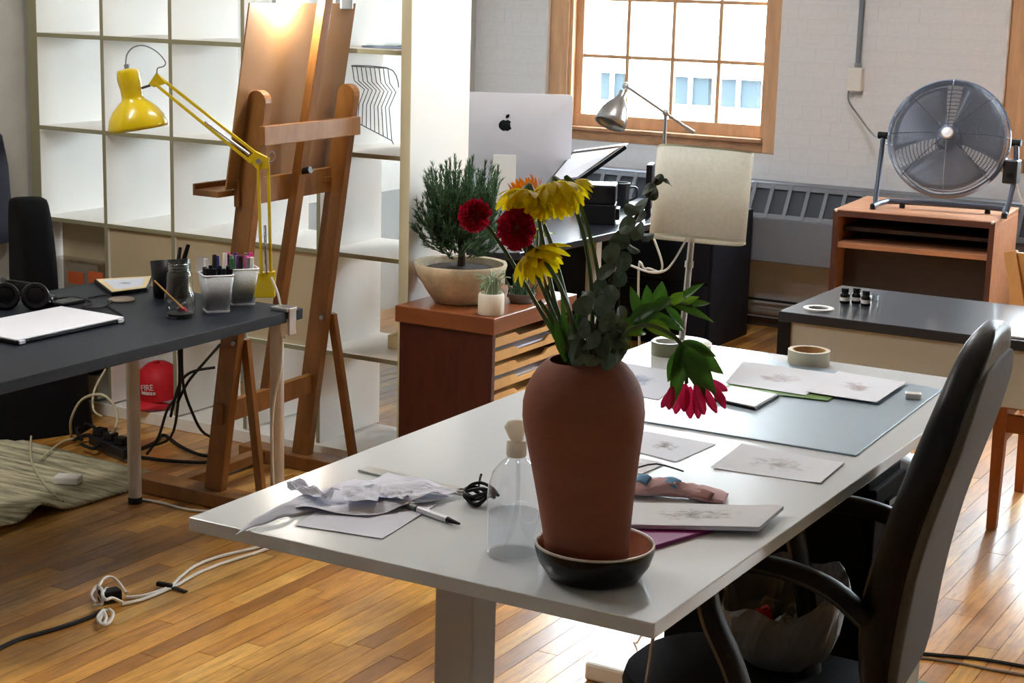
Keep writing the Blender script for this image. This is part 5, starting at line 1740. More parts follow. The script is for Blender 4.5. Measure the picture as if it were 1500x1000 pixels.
tag(MB().ring_loft([[CP(x_, y_) - NV * (0.03 + dz_) for x_, y_ in ((412, 462), (424, 462), (425, 486), (414, 488))] for dz_ in (0, 0.02)]).build('cord_switch', M['white_plastic'], bevel=0.004), 'white inline cord switch hanging at desk edge', 'switch')

# ================================================================== EASEL
ez = thing('easel', 'reddish brown wooden studio easel with uprights leaning back', 'easel', (-3.6, 4.55, 0))
we = M['wood_easel']
YL, YR = 4.285, 4.815
def EX(z, Y):  # x of the upright plane at height z
    return (-3.612 + 0.150 * z) - 0.055 * (Y - YL) / (YR - YL) * 0.6
for Y in (YL, YR):
    b0, t0 = Vector((EX(0.05, Y), Y, 0.05)), Vector((EX(1.37, Y), Y, 1.37))
    m_ = MB()
    d = (t0 - b0).normalized()
    s = Vector((0, 1, 0)).cross(d)
    pts = [b0 - s * 0.036, b0 + s * 0.036, t0 + s * 0.036]
    for k in range(1, 8):
        a_ = PI * k / 8
        pts.append(t0 + s * 0.036 * math.cos(a_) + d * 0.034 * math.sin(a_))
    pts.append(t0 - s * 0.036)
    m_.prism([p + Vector((0, -0.017, 0)) for p in pts], (0, 0.034, 0)).build('upright', we, ez, bevel=0.002)
def ecross(z, w_, t, dx, y0=YL, y1=YR, nm='crossbar', d2=0.0):
    MB().bar((EX(z, y0) + dx, y0 - 0.03, z), (EX(z, y1) + dx, y1 + 0.03, z), t, w_).build(nm, we, ez, bevel=0.002)
ecross(1.262, 0.062, 0.022, 0.048, YL, YR - 0.02)
ecross(1.07, 0.085, 0.020, -0.028)
ecross(0.325, 0.07, 0.026, 0.0)
YMm = 4.55
MB().bar((EX(0.33, YMm) - 0.02 + 0.0, YMm, 0.30), (EX(1.85, YMm) + 0.035, YMm, 1.85), 0.032, 0.042, (0, 1, 0)).build('mast', we, ez, bevel=0.002)
for Y in (YL, YR):
    MB().box(-3.93 if Y == YL else -3.90, Y - 0.045, 0.0, -3.36, Y + 0.045, 0.052).build('base_beam', we, ez, bevel=0.004)
MB().bar((-3.80, YL + 0.045, 0.03), (-3.80, YR - 0.045, 0.03), 0.05, 0.035).build('stretcher', we, ez, bevel=0.003)
for Y in (YL, YR):
    MB().bar((EX(0.58, Y) + 0.03, Y + 0.03, 0.58), (-3.43, Y + 0.03, 0.053), 0.03, 0.022, (0, 1, 0)).build('strut', we, ez, bevel=0.002)
    MB().cyl((EX(0.57, Y) + 0.025, Y - 0.028, 0.575), (EX(0.57, Y) + 0.025, Y + 0.05, 0.575), 0.008, n=10).build('bolt', M['steel'], ez, smooth=True)
MB().box(EX(1.07, YL) - 0.14, YL - 0.10, 1.062, EX(1.07, YL) - 0.045, YR + 0.06, 1.082).build('tray', we, ez, bevel=0.002)
MB().box(EX(1.07, YL) - 0.15, YL - 0.10, 1.062, EX(1.07, YL) - 0.14, YR + 0.06, 1.100).build('tray_lip', we, ez, bevel=0.002)
MB().cyl((EX(1.16, YMm) + 0.0, YMm, 1.12), (EX(1.16, YMm) + 0.05, YMm, 1.13), 0.012, n=12).build('knob', M['m_dark'], ez, smooth=True)
# board on the easel
cv = thing('drawing_board', 'brown board standing on the easel tray seen from behind', 'board', (-3.53, 4.53, 1.09))
b0 = Vector((EX(1.084, 4.22) - 0.062, 4.215, 1.0835))
def BR(Y, z):
    return Vector((EX(z, YMm) - 0.056 + 0.020 * (z - 1.08) - 0.10 * (Y - YMm), Y, z))
t_ = MB()
t_.prism([BR(4.215, 1.084), BR(4.875, 1.084), BR(4.875, 1.675), BR(4.215, 1.675)], (-0.006, 0, 0))
t_.build('panel', M['canvas_board'], cv, bevel=0.001)
# clip lamp on the board's top edge
cl = thing('clip_lamp', 'bright bulb lamp clipped on top of the easel board', 'lamp', BR(4.42, 1.675))
lc = PX(431, 0, -3.37)
MB().ball(lc, 0.026, 16, 10).build('bulb', M['bulb'], cl, smooth=True)
MB().cyl(lc + Vector((-0.02, 0, 0.022)), lc + Vector((-0.055, 0, 0.05)), 0.016, n=14).build('socket', M['chrome'], cl, smooth=True)
bt_ = BR(4.40, 1.675)
B(bt_.x - 0.03, 4.385, 1.66, bt_.x - 0.010, 4.415, 1.80).build('clamp_arm', M['chrome'], cl, bevel=0.002)
MB().tube([Vector((bt_.x - 0.02, 4.40, 1.79)), Vector((bt_.x + 0.02, 4.40, 1.80)), lc + Vector((-0.05, 0, 0.048))], 0.005, 8, 3).build('gooseneck', M['chrome'], cl, smooth=True)
ck = thing('bulldog_clip', 'steel bulldog clip on the top corner of the easel board', 'clip', BR(4.80, 1.675))
p = BR(4.80, 1.675)
B(p.x - 0.016, 4.765, 1.655, p.x + 0.010, 4.835, 1.695).build('jaw', M['steel'], ck, bevel=0.004)
MB().cyl((p.x - 0.003, 4.765, 1.70), (p.x - 0.003, 4.835, 1.70), 0.008, n=10).build('roll', M['steel'], ck, smooth=True)

# ================================================================== BLACK CHAIR BEHIND DESK
bch = thing('upholstered_chair', 'black chair with tall rounded back and cloth skirt beyond dark desk', 'chair', (-4.5, 4.2, 0))
def sring(z, xc, yc, w_, d_, rz=R(-30)):
    return rrect(xc, yc, z, w_, d_, min(w_, d_) * 0.42, 4, rz)
cA = PY(45, 330, 4.45)
MB().ring_loft([sring(z - 0.02, xc - 0.15, 4.575, w_ * 1.12, 0.13) for z, xc, w_ in ((0.47, -4.575, 0.30), (0.58, -4.575, 0.30), (0.70, -4.575, 0.28), (0.80, -4.58, 0.25), (0.88, -4.585, 0.21), (0.925, -4.588, 0.16), (0.945, -4.588, 0.08))]).build('backrest', M['seat_cloth'], bch, smooth=True, subd=1)
MB().ring_loft([rrect(-4.86, 4.66, z, w_, w_, 0.08, 5, R(-30)) for z, w_ in ((0.382, 0.36), (0.40, 0.40), (0.45, 0.41), (0.465, 0.34))]).build('seat', M['seat_cloth'], bch, smooth=True)
t_ = MB()
t_.ring_loft([[Vector((p.x * (1 + 0.03 * math.sin(3 * i)), p.y, p.z)) if False else p + Vector((0.012 * math.sin(1.7 * i), 0.012 * math.cos(2.3 * i), 0)) for i, p in enumerate(rrect(-4.86, 4.66, z_, w_, w_, 0.10, 5, R(-30)))] for z_, w_ in ((0.002, 0.42), (0.10, 0.40), (0.28, 0.39), (0.381, 0.37))])
t_.build('skirt', M['seat_cloth'], bch, smooth=True)

# ================================================================== RUG, CABLES, FLOOR CORDS
def rug_pt(u, v):
    x = -4.98 + 1.0 * u + 0.05 * v * u
    y = 2.9 + 1.60 * v - 0.08 * u
    z = 0.006 + 0.003 * math.sin(23 * v + 3 * u)
    px = (v - 0.63) / 0.045
    z += 0.055 * math.exp(-px * px) * max(0, (u - 0.72) / 0.28) ** 1.3
    z += 0.02 * math.exp(-((v - 0.52) / 0.05) ** 2) * max(0, (u - 0.5) / 0.5)
    return (x, y, z)
tag(MB().patch(rug_pt, 30, 60).build('rug', M['rug'], smooth=True, solid=0.006), 'worn beige striped woven rug with a fold on floor', 'rug')
strip = thing('power_strip', 'black power strip with plugged adapters on the rug edge', 'power strip', PZ(165, 665, 0))
a, b = PZ(140, 655, 0), PZ(192, 678, 0)
MB().bar(a + Vector((0, 0, 0.036)), b + Vector((0, 0, 0.036)), 0.06, 0.04).build('housing', M['m_dark'], strip, bevel=0.006)
for k in range(3):
    c = a + (b - a) * (0.15 + 0.3 * k)
    B(c.x - 0.022, c.y - 0.02, 0.056, c.x + 0.022, c.y + 0.02, 0.085).build('plug', M['black'], strip, bevel=0.005)
def onfloor(pts, z=0.006):
    return [PZ(x, y, 0) + Vector((0, 0, z)) for x, y in pts]
for k, pts in enumerate(([(120, 655), (112, 640), (125, 632), (140, 638), (150, 652), (165, 660)], [(110, 655), (128, 648), (146, 655), (138, 668), (120, 662)], [(196, 664), (225, 652), (240, 640), (262, 655), (290, 668), (318, 672)])):
    cable('power_cable', ('black cable knotted round the power strip', 'black cable looped behind the power strip', 'black cable running from desk leg to easel foot')[k], onfloor(pts, 0.03 if k < 2 else 0.008), 0.007, M['rubber'])
cable('power_cable', 'thick black cable lying straight between desk leg and easel', onfloor([(205, 672), (240, 677), (290, 680), (322, 678)], 0.008), 0.007, M['rubber'])
DSK = DZ - 0.04
def hang(label, pts, r=0.005, m='rubber'):
    out = []
    for (px, py, Y) in pts:
        out.append(PY(px, py, Y))
    cable('hanging_cable', label, out, r, M[m])
hang('black cable hanging straight under desk towards the wall of shelf', [(264, 500, 4.2), (264, 540, 4.25), (262, 580, 4.3), (250, 640, 4.5), (210, 655, 4.5)])
hang('black cable drooping from desk bundle with a low sweeping curve', [(266, 500, 4.2), (268, 560, 4.25), (280, 600, 4.3), (300, 635, 4.35), (335, 640, 4.4), (332, 600, 4.42), (326, 560, 4.4)])
hang('black cable crossing the easel towards upper shelf from bundle', [(260, 590, 4.3), (275, 560, 4.3), (300, 530, 4.3), (322, 505, 4.22)])
hang('black cable tied in the bundle and bending to the easel crossbar', [(250, 610, 4.3), (262, 565, 4.28), (280, 545, 4.3), (315, 538, 4.36)])
hang('black cable falling beside the red cap to the floor', [(262, 505, 4.2), (262, 570, 4.24), (245, 600, 4.3), (232, 640, 4.4), (215, 665, 4.35)])
cable('beige_cable', 'beige cable making a large loop on the floor', [PZ(105, 645, 0) + Vector((0, 0, .01)), PY(104, 615, 4.5), PY(120, 585, 4.5), PY(150, 578, 4.5), PY(170, 600, 4.5), PY(168, 630, 4.45), PZ(150, 640, 0) + Vector((0, 0, .01))], 0.005, M['beige_cable'])
cable('beige_cable', 'beige cable hanging down from shelf cube beside the desk leg', [PY(155, 540, 4.6), PY(138, 572, 4.55), PY(137, 600, 4.5), PY(150, 610, 4.5)], 0.004, M['beige_cable'])
cable('beige_cable', 'pale cable trailing across the rug to the floor edge', [PZ(46, 600, 0.1), PZ(46, 640, 0) + Vector((0, 0, .02)), PZ(46, 680, 0) + Vector((0, 0, .018)), PZ(65, 715, 0) + Vector((0, 0, .018)), PZ(92, 740, 0) + Vector((0, 0, .015))], 0.004, M['beige_cable'])
cable('beige_cable', 'pale cable lying from the rug past the power strip', onfloor([(60, 680), (90, 655), (120, 648), (150, 645), (185, 650)], 0.02), 0.004, M['beige_cable'])
wl = PZ(84, 626, 0)
tag(MB().lathe([(0, 0.0), (0.085, 0.0), (0.09, 0.012), (0.085, 0.05), (0.0, 0.055)], wl + Vector((0, 0, 0.012)), 28).build('white_tub', M['white_plastic'], smooth=True), 'round white tub on the rug under the desk', 'tub')
ad = PZ(100, 712, 0)
tag(MB().box(-0.045, -0.03, 0, 0.045, 0.03, 0.028, Matrix.Translation(ad + Vector((0, 0, 0.012))) @ Matrix.Rotation(R(25), 4, 'Z')).build('adapter', M['white_plastic'], bevel=0.006), 'white power adapter lying on the striped rug', 'adapter')
cable('white_cable', 'white cord on floor beside the easel base', onfloor([(205, 733), (235, 738), (265, 746), (290, 750), (330, 752)], 0.005), 0.005, M['white_plastic'])
# tied white cables with plug in front
cable('white_cable', 'pair of white cords running under table, upper strand', onfloor([(400, 797), (370, 806), (320, 818), (285, 832), (262, 850), (248, 862), (215, 874), (185, 878)], 0.006), 0.0048, M['white_plastic'])
cable('white_cable', 'pair of white cords running under table, lower strand', onfloor([(405, 801), (375, 812), (330, 826), (290, 842), (262, 858), (245, 866), (210, 880), (178, 888)], 0.006), 0.0048, M['white_plastic'])
vt = thing('cable_tie', 'black strap tying the two white floor cords', 'strap', PZ(248, 862, 0))
MB().bar(PZ(230, 860, 0) + Vector((0, 0, .012)), PZ(252, 864, 0) + Vector((0, 0, .012)), 0.016, 0.014).build('wrap', M['rubber'], vt, bevel=0.004)
MB().bar(PZ(248, 862, 0) + Vector((0, 0, .008)), PZ(273, 868, 0) + Vector((0, 0, .003)), 0.014, 0.003).build('tail', M['rubber'], vt)
pg = thing('plug_bundle', 'knotted white cord and black socket on floor boards', 'plug', PZ(160, 885, 0))
a, b = PZ(146, 884, 0), PZ(176, 878, 0)
MB().bar(a + Vector((0, 0, .02)), b + Vector((0, 0, .02)), 0.04, 0.034).build('socket', M['black'], pg, bevel=0.006)
for k, pts in enumerate(([(185, 874), (170, 864), (155, 866), (144, 878), (150, 886)], [(180, 888), (165, 890), (156, 898), (150, 890), (157, 876), (160, 872)], [(140, 888), (134, 886), (142, 878), (150, 884), (150, 898), (138, 892)],
                          [(160, 898), (166, 906), (160, 920), (150, 924), (143, 914), (150, 902), (158, 900)], [(150, 898), (156, 912), (152, 922), (146, 918), (152, 902)])):
    MB().tube([PZ(x_, y_, 0) + Vector((0, 0, 0.012 + (0.03 if k < 3 else 0.006) * math.sin(PI * i / (len(pts) - 1)))) for i, (x_, y_) in enumerate(pts)], 0.0046, 7, 5).build('cord_loop', M['white_plastic'], pg, smooth=True)
cable('black_cable', 'black cord running from plug bundle to the frame edge', onfloor([(148, 898), (135, 905), (100, 918), (60, 930), (25, 940), (-20, 962)], 0.006), 0.006, M['rubber'])

# ================================================================== COMPUTER DESK beyond the shelf
cdk = thing('computer_desk', 'black computer desk with rounded corner behind the plants', 'desk', (-3.9, 6.6, 0))
poly = [(-4.75, 5.62), (-3.30, 5.62), (-3.235, 5.68), (-3.20, 6.5), (-3.20, 7.1)]
for k in range(1, 7):
    a_ = PI / 2 * k / 6
    poly.append((-3.45 + 0.25 * math.cos(a_), 7.2 + 0.25 * math.sin(a_)))
poly += [(-4.75, 7.45)]
t_ = MB()
t_.prism([(x_, y_, 0.70) for x_, y_ in poly], (0, 0, 0.03))
t_.build('desktop', M['blk_table'], cdk, bevel=0.003)
for (lx, ly) in ((-3.27, 6.38), (-3.36, 5.72), (-4.68, 5.72), (-4.68, 7.35)):
    B(lx - 0.025, ly - 0.025, 0, lx + 0.025, ly + 0.025, 0.70).build('leg', M['grey_panel'], cdk, bevel=0.003)
B(-4.6, 7.30, 0.15, -3.6, 7.32, 0.69).build('modesty_panel', M['black'], cdk)
# all-in-one computer
im = Vector((-4.02, 7.03, 0.73))
ic = thing('computer', 'silver all in one computer seen from behind on black desk', 'computer', im)
nrm = Vector((0.46, -0.888, 0)).normalized()
tng = Vector((nrm.y * -1, nrm.x, 0))  # to the right seen from the camera
up = Vector((0, 0, 1))
icx = PD(741, 181, 8.05)
ctr = Vector((icx.x, icx.y, 0))
def IM(r_, z_, o_):
    return ctr + tng * r_ + nrm * o_ + up * z_
zt_, zb_ = 1.250, 0.80
rows_ = []
t_ = MB()
def imring(inset, off):
    x_ = 0.315 - inset
    z0_, z1_ = zb_ + inset, zt_ - inset
    rr = 0.014
    pts = []
    for q_, (sx_, sz_) in enumerate(((1, 1), (-1, 1), (-1, -1), (1, -1))):
        for i in range(5):
            a_ = PI / 2 * (q_ + i / 4)
            pts.append(IM(sx_ * (x_ - rr) + rr * math.cos(a_), (z1_ - rr if sz_ > 0 else z0_ + rr) + rr * math.sin(a_), off))
    return pts
t_.ring_loft([imring(0, -0.012), imring(0, -0.002), imring(0.06, 0.012), imring(0.14, 0.026)])
t_.build('case', M['alu'], ic, smooth=True)
t_ = MB()
t_.prism([IM(-0.075, 0.735, 0.12), IM(0.075, 0.735, 0.12), IM(0.075, 0.735, -0.06), IM(-0.075, 0.735, -0.06)], (0, 0, 0.006))
t_.build('stand_foot', M['alu'], ic, bevel=0.002)
t_ = MB()
t_.prism([IM(-0.06, 0.742, 0.10), IM(0.06, 0.742, 0.10), IM(0.055, 0.96, 0.03), IM(-0.055, 0.96, 0.03)], tuple(nrm * -0.008))
t_.build('stand_neck', M['white_plastic'], ic, bevel=0.002)
# fruit emblem: bitten apple outline with leaf
ap = []
for k in range(40):
    a_ = 2 * PI * k / 40
    r_ = 0.030 * (1 + 0.10 * math.cos(2 * a_) * -1 + 0.02 * math.cos(4 * a_))
    x_, z_ = r_ * math.sin(a_) * 0.98, r_ * math.cos(a_) * 1.02
    if abs(x_) < 0.010 and z_ > 0:
        z_ -= 0.006 * (1 - abs(x_) / 0.010)
    if abs(x_) < 0.008 and z_ < 0:
        z_ += 0.004 * (1 - abs(x_) / 0.008)
    db = math.hypot(x_ - 0.036, z_ - 0.003)
    if db < 0.0165:
        s_ = 0.0165 / max(db, 1e-4)
        x_, z_ = 0.036 + (x_ - 0.036) * s_, 0.003 + (z_ - 0.003) * s_
    ap.append((x_, z_))
zl = icx.z - 0.006
def fruit_off(z_):
    return 0.0285
t_ = MB()
t_.prism([IM(x_, zl + z_, 0.0262) for x_, z_ in ap], tuple(nrm * 0.0012))
lf = [IM(0.001 + 0.016 * t2 + s_ * 0.006 * math.sin(PI * t2), zl + 0.034 + 0.019 * t2 - s_ * 0.005 * math.sin(PI * t2), 0.0262) for s_ in (1,) for t2 in [i / 6 for i in range(7)]] + [IM(0.001 + 0.016 * t2 - 0.006 * math.sin(PI * t2), zl + 0.034 + 0.019 * t2 + 0.005 * math.sin(PI * t2), 0.0262) for t2 in [i / 6 for i in range(5, 0, -1)]]
t_.prism(lf, tuple(nrm * 0.0012))
t_.build('emblem', M['black_gloss'], ic)

# slanted pen display
pdp = thing('drawing_display', 'dark slanted drawing display with pale edge beside the computer', 'display', PD(870, 262, 8.0))
q = [PD(800, 268, 7.75), PD(846, 262, 7.7), PD(916, 212, 7.95), PD(838, 222, 8.2)]
t_ = MB()
t_.prism([p for p in q], tuple(Vector((0.0, 0.02, -0.02))))
t_.build('panel', M['black_gloss'], pdp, bevel=0.002)
cen = sum(q, Vector()) / 4
t_ = MB()
t_.prism([cen + (p - cen) * 1.01 + Vector((0.0, 0.021, -0.002)) for p in q], (0, 0.006, 0.008))
t_.build('edge', M['alu'], pdp)
MB().bar(PD(850, 248, 8.05), (PD(850, 248, 8.05).x, PD(850, 248, 8.05).y + 0.05, 0.731), 0.06, 0.02).build('stand', M['black'], pdp)

bxp = PZ(876, 328, 0.73)
sbx = thing('label_printer', 'black two tiered printer box on the computer desk', 'printer', bxp)
mx_ = Matrix.Translation(bxp) @ Matrix.Rotation(R(24), 4, 'Z')
MB().box(-0.075, -0.03, 0.001, 0.075, 0.13, 0.09, mx_).build('lower_case', M['black'], sbx, bevel=0.005)
MB().box(-0.08, -0.035, 0.092, 0.075, 0.13, 0.175, mx_).build('upper_case', M['black'], sbx, bevel=0.006)
MB().box(0.075, 0.0, 0.02, 0.092, 0.10, 0.07, mx_).build('side_flap', M['black'], sbx, bevel=0.003)
mgp = PZ(908, 303, 0.73)
mg = thing('mug', 'dark mug with handle on the computer desk', 'mug', mgp)
MB().lathe([(0, 0.001), (0.040, 0.001), (0.043, 0.005), (0.045, 0.115), (0.042, 0.115), (0.04, 0.01), (0, 0.01)], mgp, 28).build('body', M['m_purple'], mg, smooth=True)
bpy.data.objects[mg.children[0].name].data.materials[0] = M['m_dark']
MB().tube([mgp + R3 * 0.042 + up * 0.095, mgp + R3 * 0.075 + up * 0.09, mgp + R3 * 0.078 + up * 0.05, mgp + R3 * 0.042 + up * 0.03], 0.006, 8, 4).build('handle', M['m_dark'], mg, smooth=True)
MB().lathe([(0.0435, 0.112), (0.0455, 0.1165), (0.0425, 0.1165)], mgp, 28).build('rim', M['m_grey'], mg, smooth=True)
spk = PZ(950, 316, 0.73)
tag(MB().box(-0.014, -0.06, 0.001, 0.014, 0.06, 0.24, Matrix.Translation(spk) @ Matrix.Rotation(R(20), 4, 'Z')).build('speaker', M['black'], bevel=0.004), 'slim black speaker standing behind the lampshade edge', 'speaker')
# silver task lamp
DT = 7.75
tl = thing('task_lamp', 'silver jointed task lamp with bell shade before window', 'lamp', (-3.30, 7.10, 0.73))
pj_ = PD(975, 165, DT)
foot_ = Vector((pj_.x, pj_.y, 0.731))
MB().lathe([(0, 0), (0.075, 0), (0.075, 0.01), (0.02, 0.018), (0.0, 0.02)], foot_, 28).build('base', M['steel'], tl, smooth=True)
MB().cyl(foot_ + up * 0.01, pj_, 0.009, n=12).build('post', M['steel'], tl, smooth=True)
hj = PD(917, 126, DT - 0.1)
tl_ = PD(1016, 194, DT + 0.06)
MB().cyl(tl_, hj, 0.0065, n=10).build('arm', M['steel'], tl, smooth=True)
MB().cyl(PD(1004, 186, DT + .045), tl_, 0.0095, n=10).build('counterweight', M['steel'], tl, smooth=True)
for p, r_ in ((pj_, 0.016), (hj, 0.017)):
    MB().ball(p, r_, 12, 8).build('knuckle', M['steel'], tl, smooth=True)
ts = PD(893, 182, DT - 0.14)
axs = (PD(914, 134, DT - 0.11) - ts).normalized()
MS = Matrix.Translation(ts) @ axs.to_track_quat('Z', 'Y').to_matrix().to_4x4()
MB().lathe([(0.072, 0.0), (0.070, 0.03), (0.062, 0.065), (0.045, 0.10), (0.026, 0.125), (0.02, 0.14), (0.02, 0.165), (0.0, 0.168)], (0, 0, 0), 32, mtx=MS).build('shade', M['steel'], tl, smooth=True, solid=0.0015)
# black cabinet under window
bcab = thing('black_cabinet', 'tall black cabinet side beneath the window behind lamp', 'cabinet', (-3.56, 7.85, 0))
B(-3.90, 7.62, 0.0, -3.25, 8.12, 0.66).build('carcass', M['desk_black'], bcab, bevel=0.004)
for k in range(2):
    dr = B(-3.885, 7.606, 0.02 + 0.32 * k, -3.265, 7.62, 0.32 + 0.32 * k).build('drawer', M['desk_black'], bcab, bevel=0.003)
    B(-3.64, 7.592, 0.26 + 0.32 * k, -3.50, 7.606, 0.275 + 0.32 * k).build('handle', M['black'], dr)

# ================================================================== BLACK TABLE (right)
btb = thing('black_table', 'black table with grey modesty panel in front of cabinet', 'table', (-1.2, 5.46, 0))
X0b, X1b, Y0b, Y1b = -1.958, -0.45, 5.16, 5.775
B(X0b, Y0b, 0.698, X1b, Y1b, 0.73).build('tabletop', M['blk_table'], btb, bevel=0.002)
for lx in (X0b + 0.02, X1b - 0.02):
    for ly in (Y0b + 0.02, Y1b - 0.02):
        B(lx - 0.02, ly - 0.02, 0, lx + 0.02, ly + 0.02, 0.698).build('leg', M['black'], btb, bevel=0.002)
B(X0b + 0.04, Y0b + 0.012, 0.515, X1b - 0.04, Y0b + 0.03, 0.698).build('modesty_panel', M['grey_panel'], btb, bevel=0.001)
rgp = PZ(1199, 453, 0.73)
tag(MB().lathe([(0.05, 0.0005), (0.05, 0.006), (0.034, 0.006), (0.034, 0.0005), (0.05, 0.0005)], rgp, 36).build('white_ring', M['white_plastic'], smooth=True), 'flat white ring lying on the black table corner', 'ring')
for k, (px, py) in enumerate(((1237, 444), (1254, 444), (1268, 448))):
    c = PZ(px, py, 0.73)
    ib = thing('ink_bottle', ('small black ink bottle nearest the white ring', 'small black ink bottle, middle of the three', 'small black ink bottle nearest the clear shot glass')[k], 'bottle', c, 0, 'ink bottles on the black table')
    MB().lathe([(0, 0.001), (0.0165, 0.001), (0.0165, 0.03), (0.012, 0.036), (0.010, 0.037)], c, 18).build('glass', M['black_gloss'], ib, smooth=True)
    MB().lathe([(0.012, 0.036), (0.013, 0.037), (0.013, 0.052), (0.0, 0.053)], c, 18).build('cap', M['black'], ib, smooth=True)
    MB().lathe([(0.0168, 0.010), (0.0168, 0.022)], c, 18).build('glint_band', M['white_plastic'], ib, smooth=True)  # white band standing in for highlights on the dark glass
gc = PZ(1281, 440, 0.73)
tag(MB().lathe([(0, 0.001), (0.012, 0.001), (0.013, 0.02), (0.011, 0.02), (0.010, 0.004), (0, 0.004)], gc, 18).build('shot_glass', M['jar_glass'], smooth=True), 'tiny clear glass beside the ink bottles', 'glass')
wbd = thing('foam_board', 'white drawing panel lying across the black table end', 'panel', (-0.9, 5.36, 0.731))
q = [PZ(1470, 489, 0.74), PZ(1500, 472, 0.74)]
t_ = MB()
t_.prism([(-1.243, 5.19, 0.731), (-0.55, 5.19, 0.731), (-0.55, 5.62, 0.731), (-1.225, 5.47, 0.731)], (0, 0, 0.006))
t_.build('board', M['white_plastic'], wbd, bevel=0.001)

# wooden chair behind black table
wc = thing('wooden_chair', 'plain wooden chair tucked under the black table', 'chair', (-1.15, 5.8, 0))
for (lx, ly, h_, m_) in ((-1.305, 5.56, 0.43, 'wood_leg'), (-0.93, 5.56, 0.43, 'wood_leg'), (-1.335, 6.06, 0.46, 'wood_leg'), (-0.93, 6.06, 0.46, 'wood_leg')):
    t_ = MB()
    t_.ring_loft([[Vector((lx + sx * w_, ly + sy * w_, z_)) for sx, sy in ((-1, -1), (1, -1), (1, 1), (-1, 1))] for z_, w_ in ((0.0, 0.016), (h_, 0.022))])
    t_.build('leg', M[m_], wc, bevel=0.002)
B(-1.30, 5.55, 0.34, -0.93, 5.572, 0.40).build('apron', M['wood_leg'], wc, bevel=0.002)
MB().bar((-1.305, 5.56, 0.385), (-1.335, 6.06, 0.385), 0.022, 0.05).build('apron', M['wood_leg'], wc, bevel=0.002)
MB().bar((-1.305, 5.56, 0.30), (-1.335, 6.06, 0.30), 0.02, 0.028).build('stretcher', M['wood_leg'], wc, bevel=0.002)
B(-1.335, 5.53, 0.425, -0.90, 6.07, 0.45).build('seat', M['wood_chair'], wc, bevel=0.004)
for lx in (-1.45, -0.93):
    pass
MB().bar((-1.335, 6.06, 0.44), (-1.46, 6.14, 0.86), 0.045, 0.035, (0, 1, 0)).build('back_post', M['wood_chair'], wc, bevel=0.003)
MB().bar((-0.93, 6.06, 0.44), (-0.90, 6.14, 0.86), 0.045, 0.035, (0, 1, 0)).build('back_post', M['wood_chair'], wc, bevel=0.003)
MB().prism([(-1.445, 6.13, 0.60), (-0.92, 6.13, 0.60), (-0.90, 6.15, 0.858), (-1.45, 6.15, 0.858)], (0, -0.018, 0)).build('backrest', M['wood_chair'], wc, bevel=0.003)
tag(MB().patch(lambda u, v: (-1.27 + 0.2 * u, 5.95 + 0.14 * v, 0.003 + 0.03 * abs(math.sin(6 * u + 4 * v)) * u), 8, 8).build('floor_paper', M['paper2'], solid=0.0006), 'crumpled pale paper on floor under the wooden chair', 'paper')

# ================================================================== CABINET WITH FAN
CR = R(4.5)
cab = thing('wooden_cabinet', 'low brown wood veneer cabinet carrying the big fan', 'cabinet', (-2.544, 7.319, 0), CR)
cw, cdp, chh = 0.716, 0.606, 0.80
def CB(x0, y0, z0, x1, y1, z1, nm, m, bev=0.002, par=None):
    t_ = MB().box(x0, y0, z0, x1, y1, z1)
    return t_.build(nm, m, par or cab, bevel=bev, local=True)
CB(0, 0, chh - 0.022, cw, cdp, chh, 'top', M['wood_cab'])
for (ea, eb, ec, ed) in ((0.0, 0.0, 0.024, chh - 0.026), (cw - 0.024, 0.0, cw, chh - 0.026), (0.0, chh - 0.03, cw, chh - 0.004)):
    CB(ea, -0.002, eb, ec, 0.0, ed, 'edge_shading', M['wood_edge_shade'], 0)  # added strips that carry the shade of the cabinet front
CB(0, 0.0, 0, 0.022, cdp, chh - 0.022, 'side_panel', M['wood_cab'])
CB(cw - 0.022, 0.0, 0, cw, cdp, chh - 0.022, 'side_panel', M['wood_cab'])
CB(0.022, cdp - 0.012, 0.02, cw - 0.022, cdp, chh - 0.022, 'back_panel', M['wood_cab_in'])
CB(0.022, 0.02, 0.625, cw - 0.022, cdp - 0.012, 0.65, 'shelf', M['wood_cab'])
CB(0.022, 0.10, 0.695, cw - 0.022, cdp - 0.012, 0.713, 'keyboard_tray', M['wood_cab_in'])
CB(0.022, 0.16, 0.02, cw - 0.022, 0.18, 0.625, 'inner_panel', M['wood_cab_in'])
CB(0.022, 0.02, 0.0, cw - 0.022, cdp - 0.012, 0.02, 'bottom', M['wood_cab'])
for s in (0.012, cw - 0.012):
    t_ = MB().ball((s, 0.002, chh - 0.004), 0.008, 10, 7)
    t_.build('corner_cap', M['white_plastic'], cab, smooth=True, local=True)

FC = Vector((-2.115, 7.56, 1.132))
fa = thing('floor_fan', 'large round metal cage fan on a tube stand atop cabinet', 'fan', (FC.x, FC.y, 0.801))
fn = Vector((0.16, -0.93, 0.36)).normalized()
fu = Vector((0, 0, 1)).cross(fn).normalized()      # sideways
fv = fn.cross(fu)
RF = 0.262
def FN(r_, a_, o_):
    return FC + fu * (r_ * math.cos(a_)) + fv * (r_ * math.sin(a_)) + fn * o_
gm_ = M['steel']
fan_dark = mat('fan_grey_metal', lin(92, 100, 116), 0.35, 0.6)
fan_wire = mat('fan_wire', lin(112, 119, 134), 0.4, 0.3)
fan_blade = mat('fan_blade', lin(138, 146, 162), 0.4, 0.45)
def dome(r_):
    return 0.075 * math.sqrt(max(0, 1 - (r_ / (RF * 1.02)) ** 2)) + 0.012
t_ = MB()
for k in range(56):
    r_ = 0.04 + (RF - 0.045) * k / 55
    t_.torus(FC + fn * dome(r_), r_, 0.0012, fn, 56, 4)
o = t_.build('front_grille', fan_wire, fa, smooth=True)
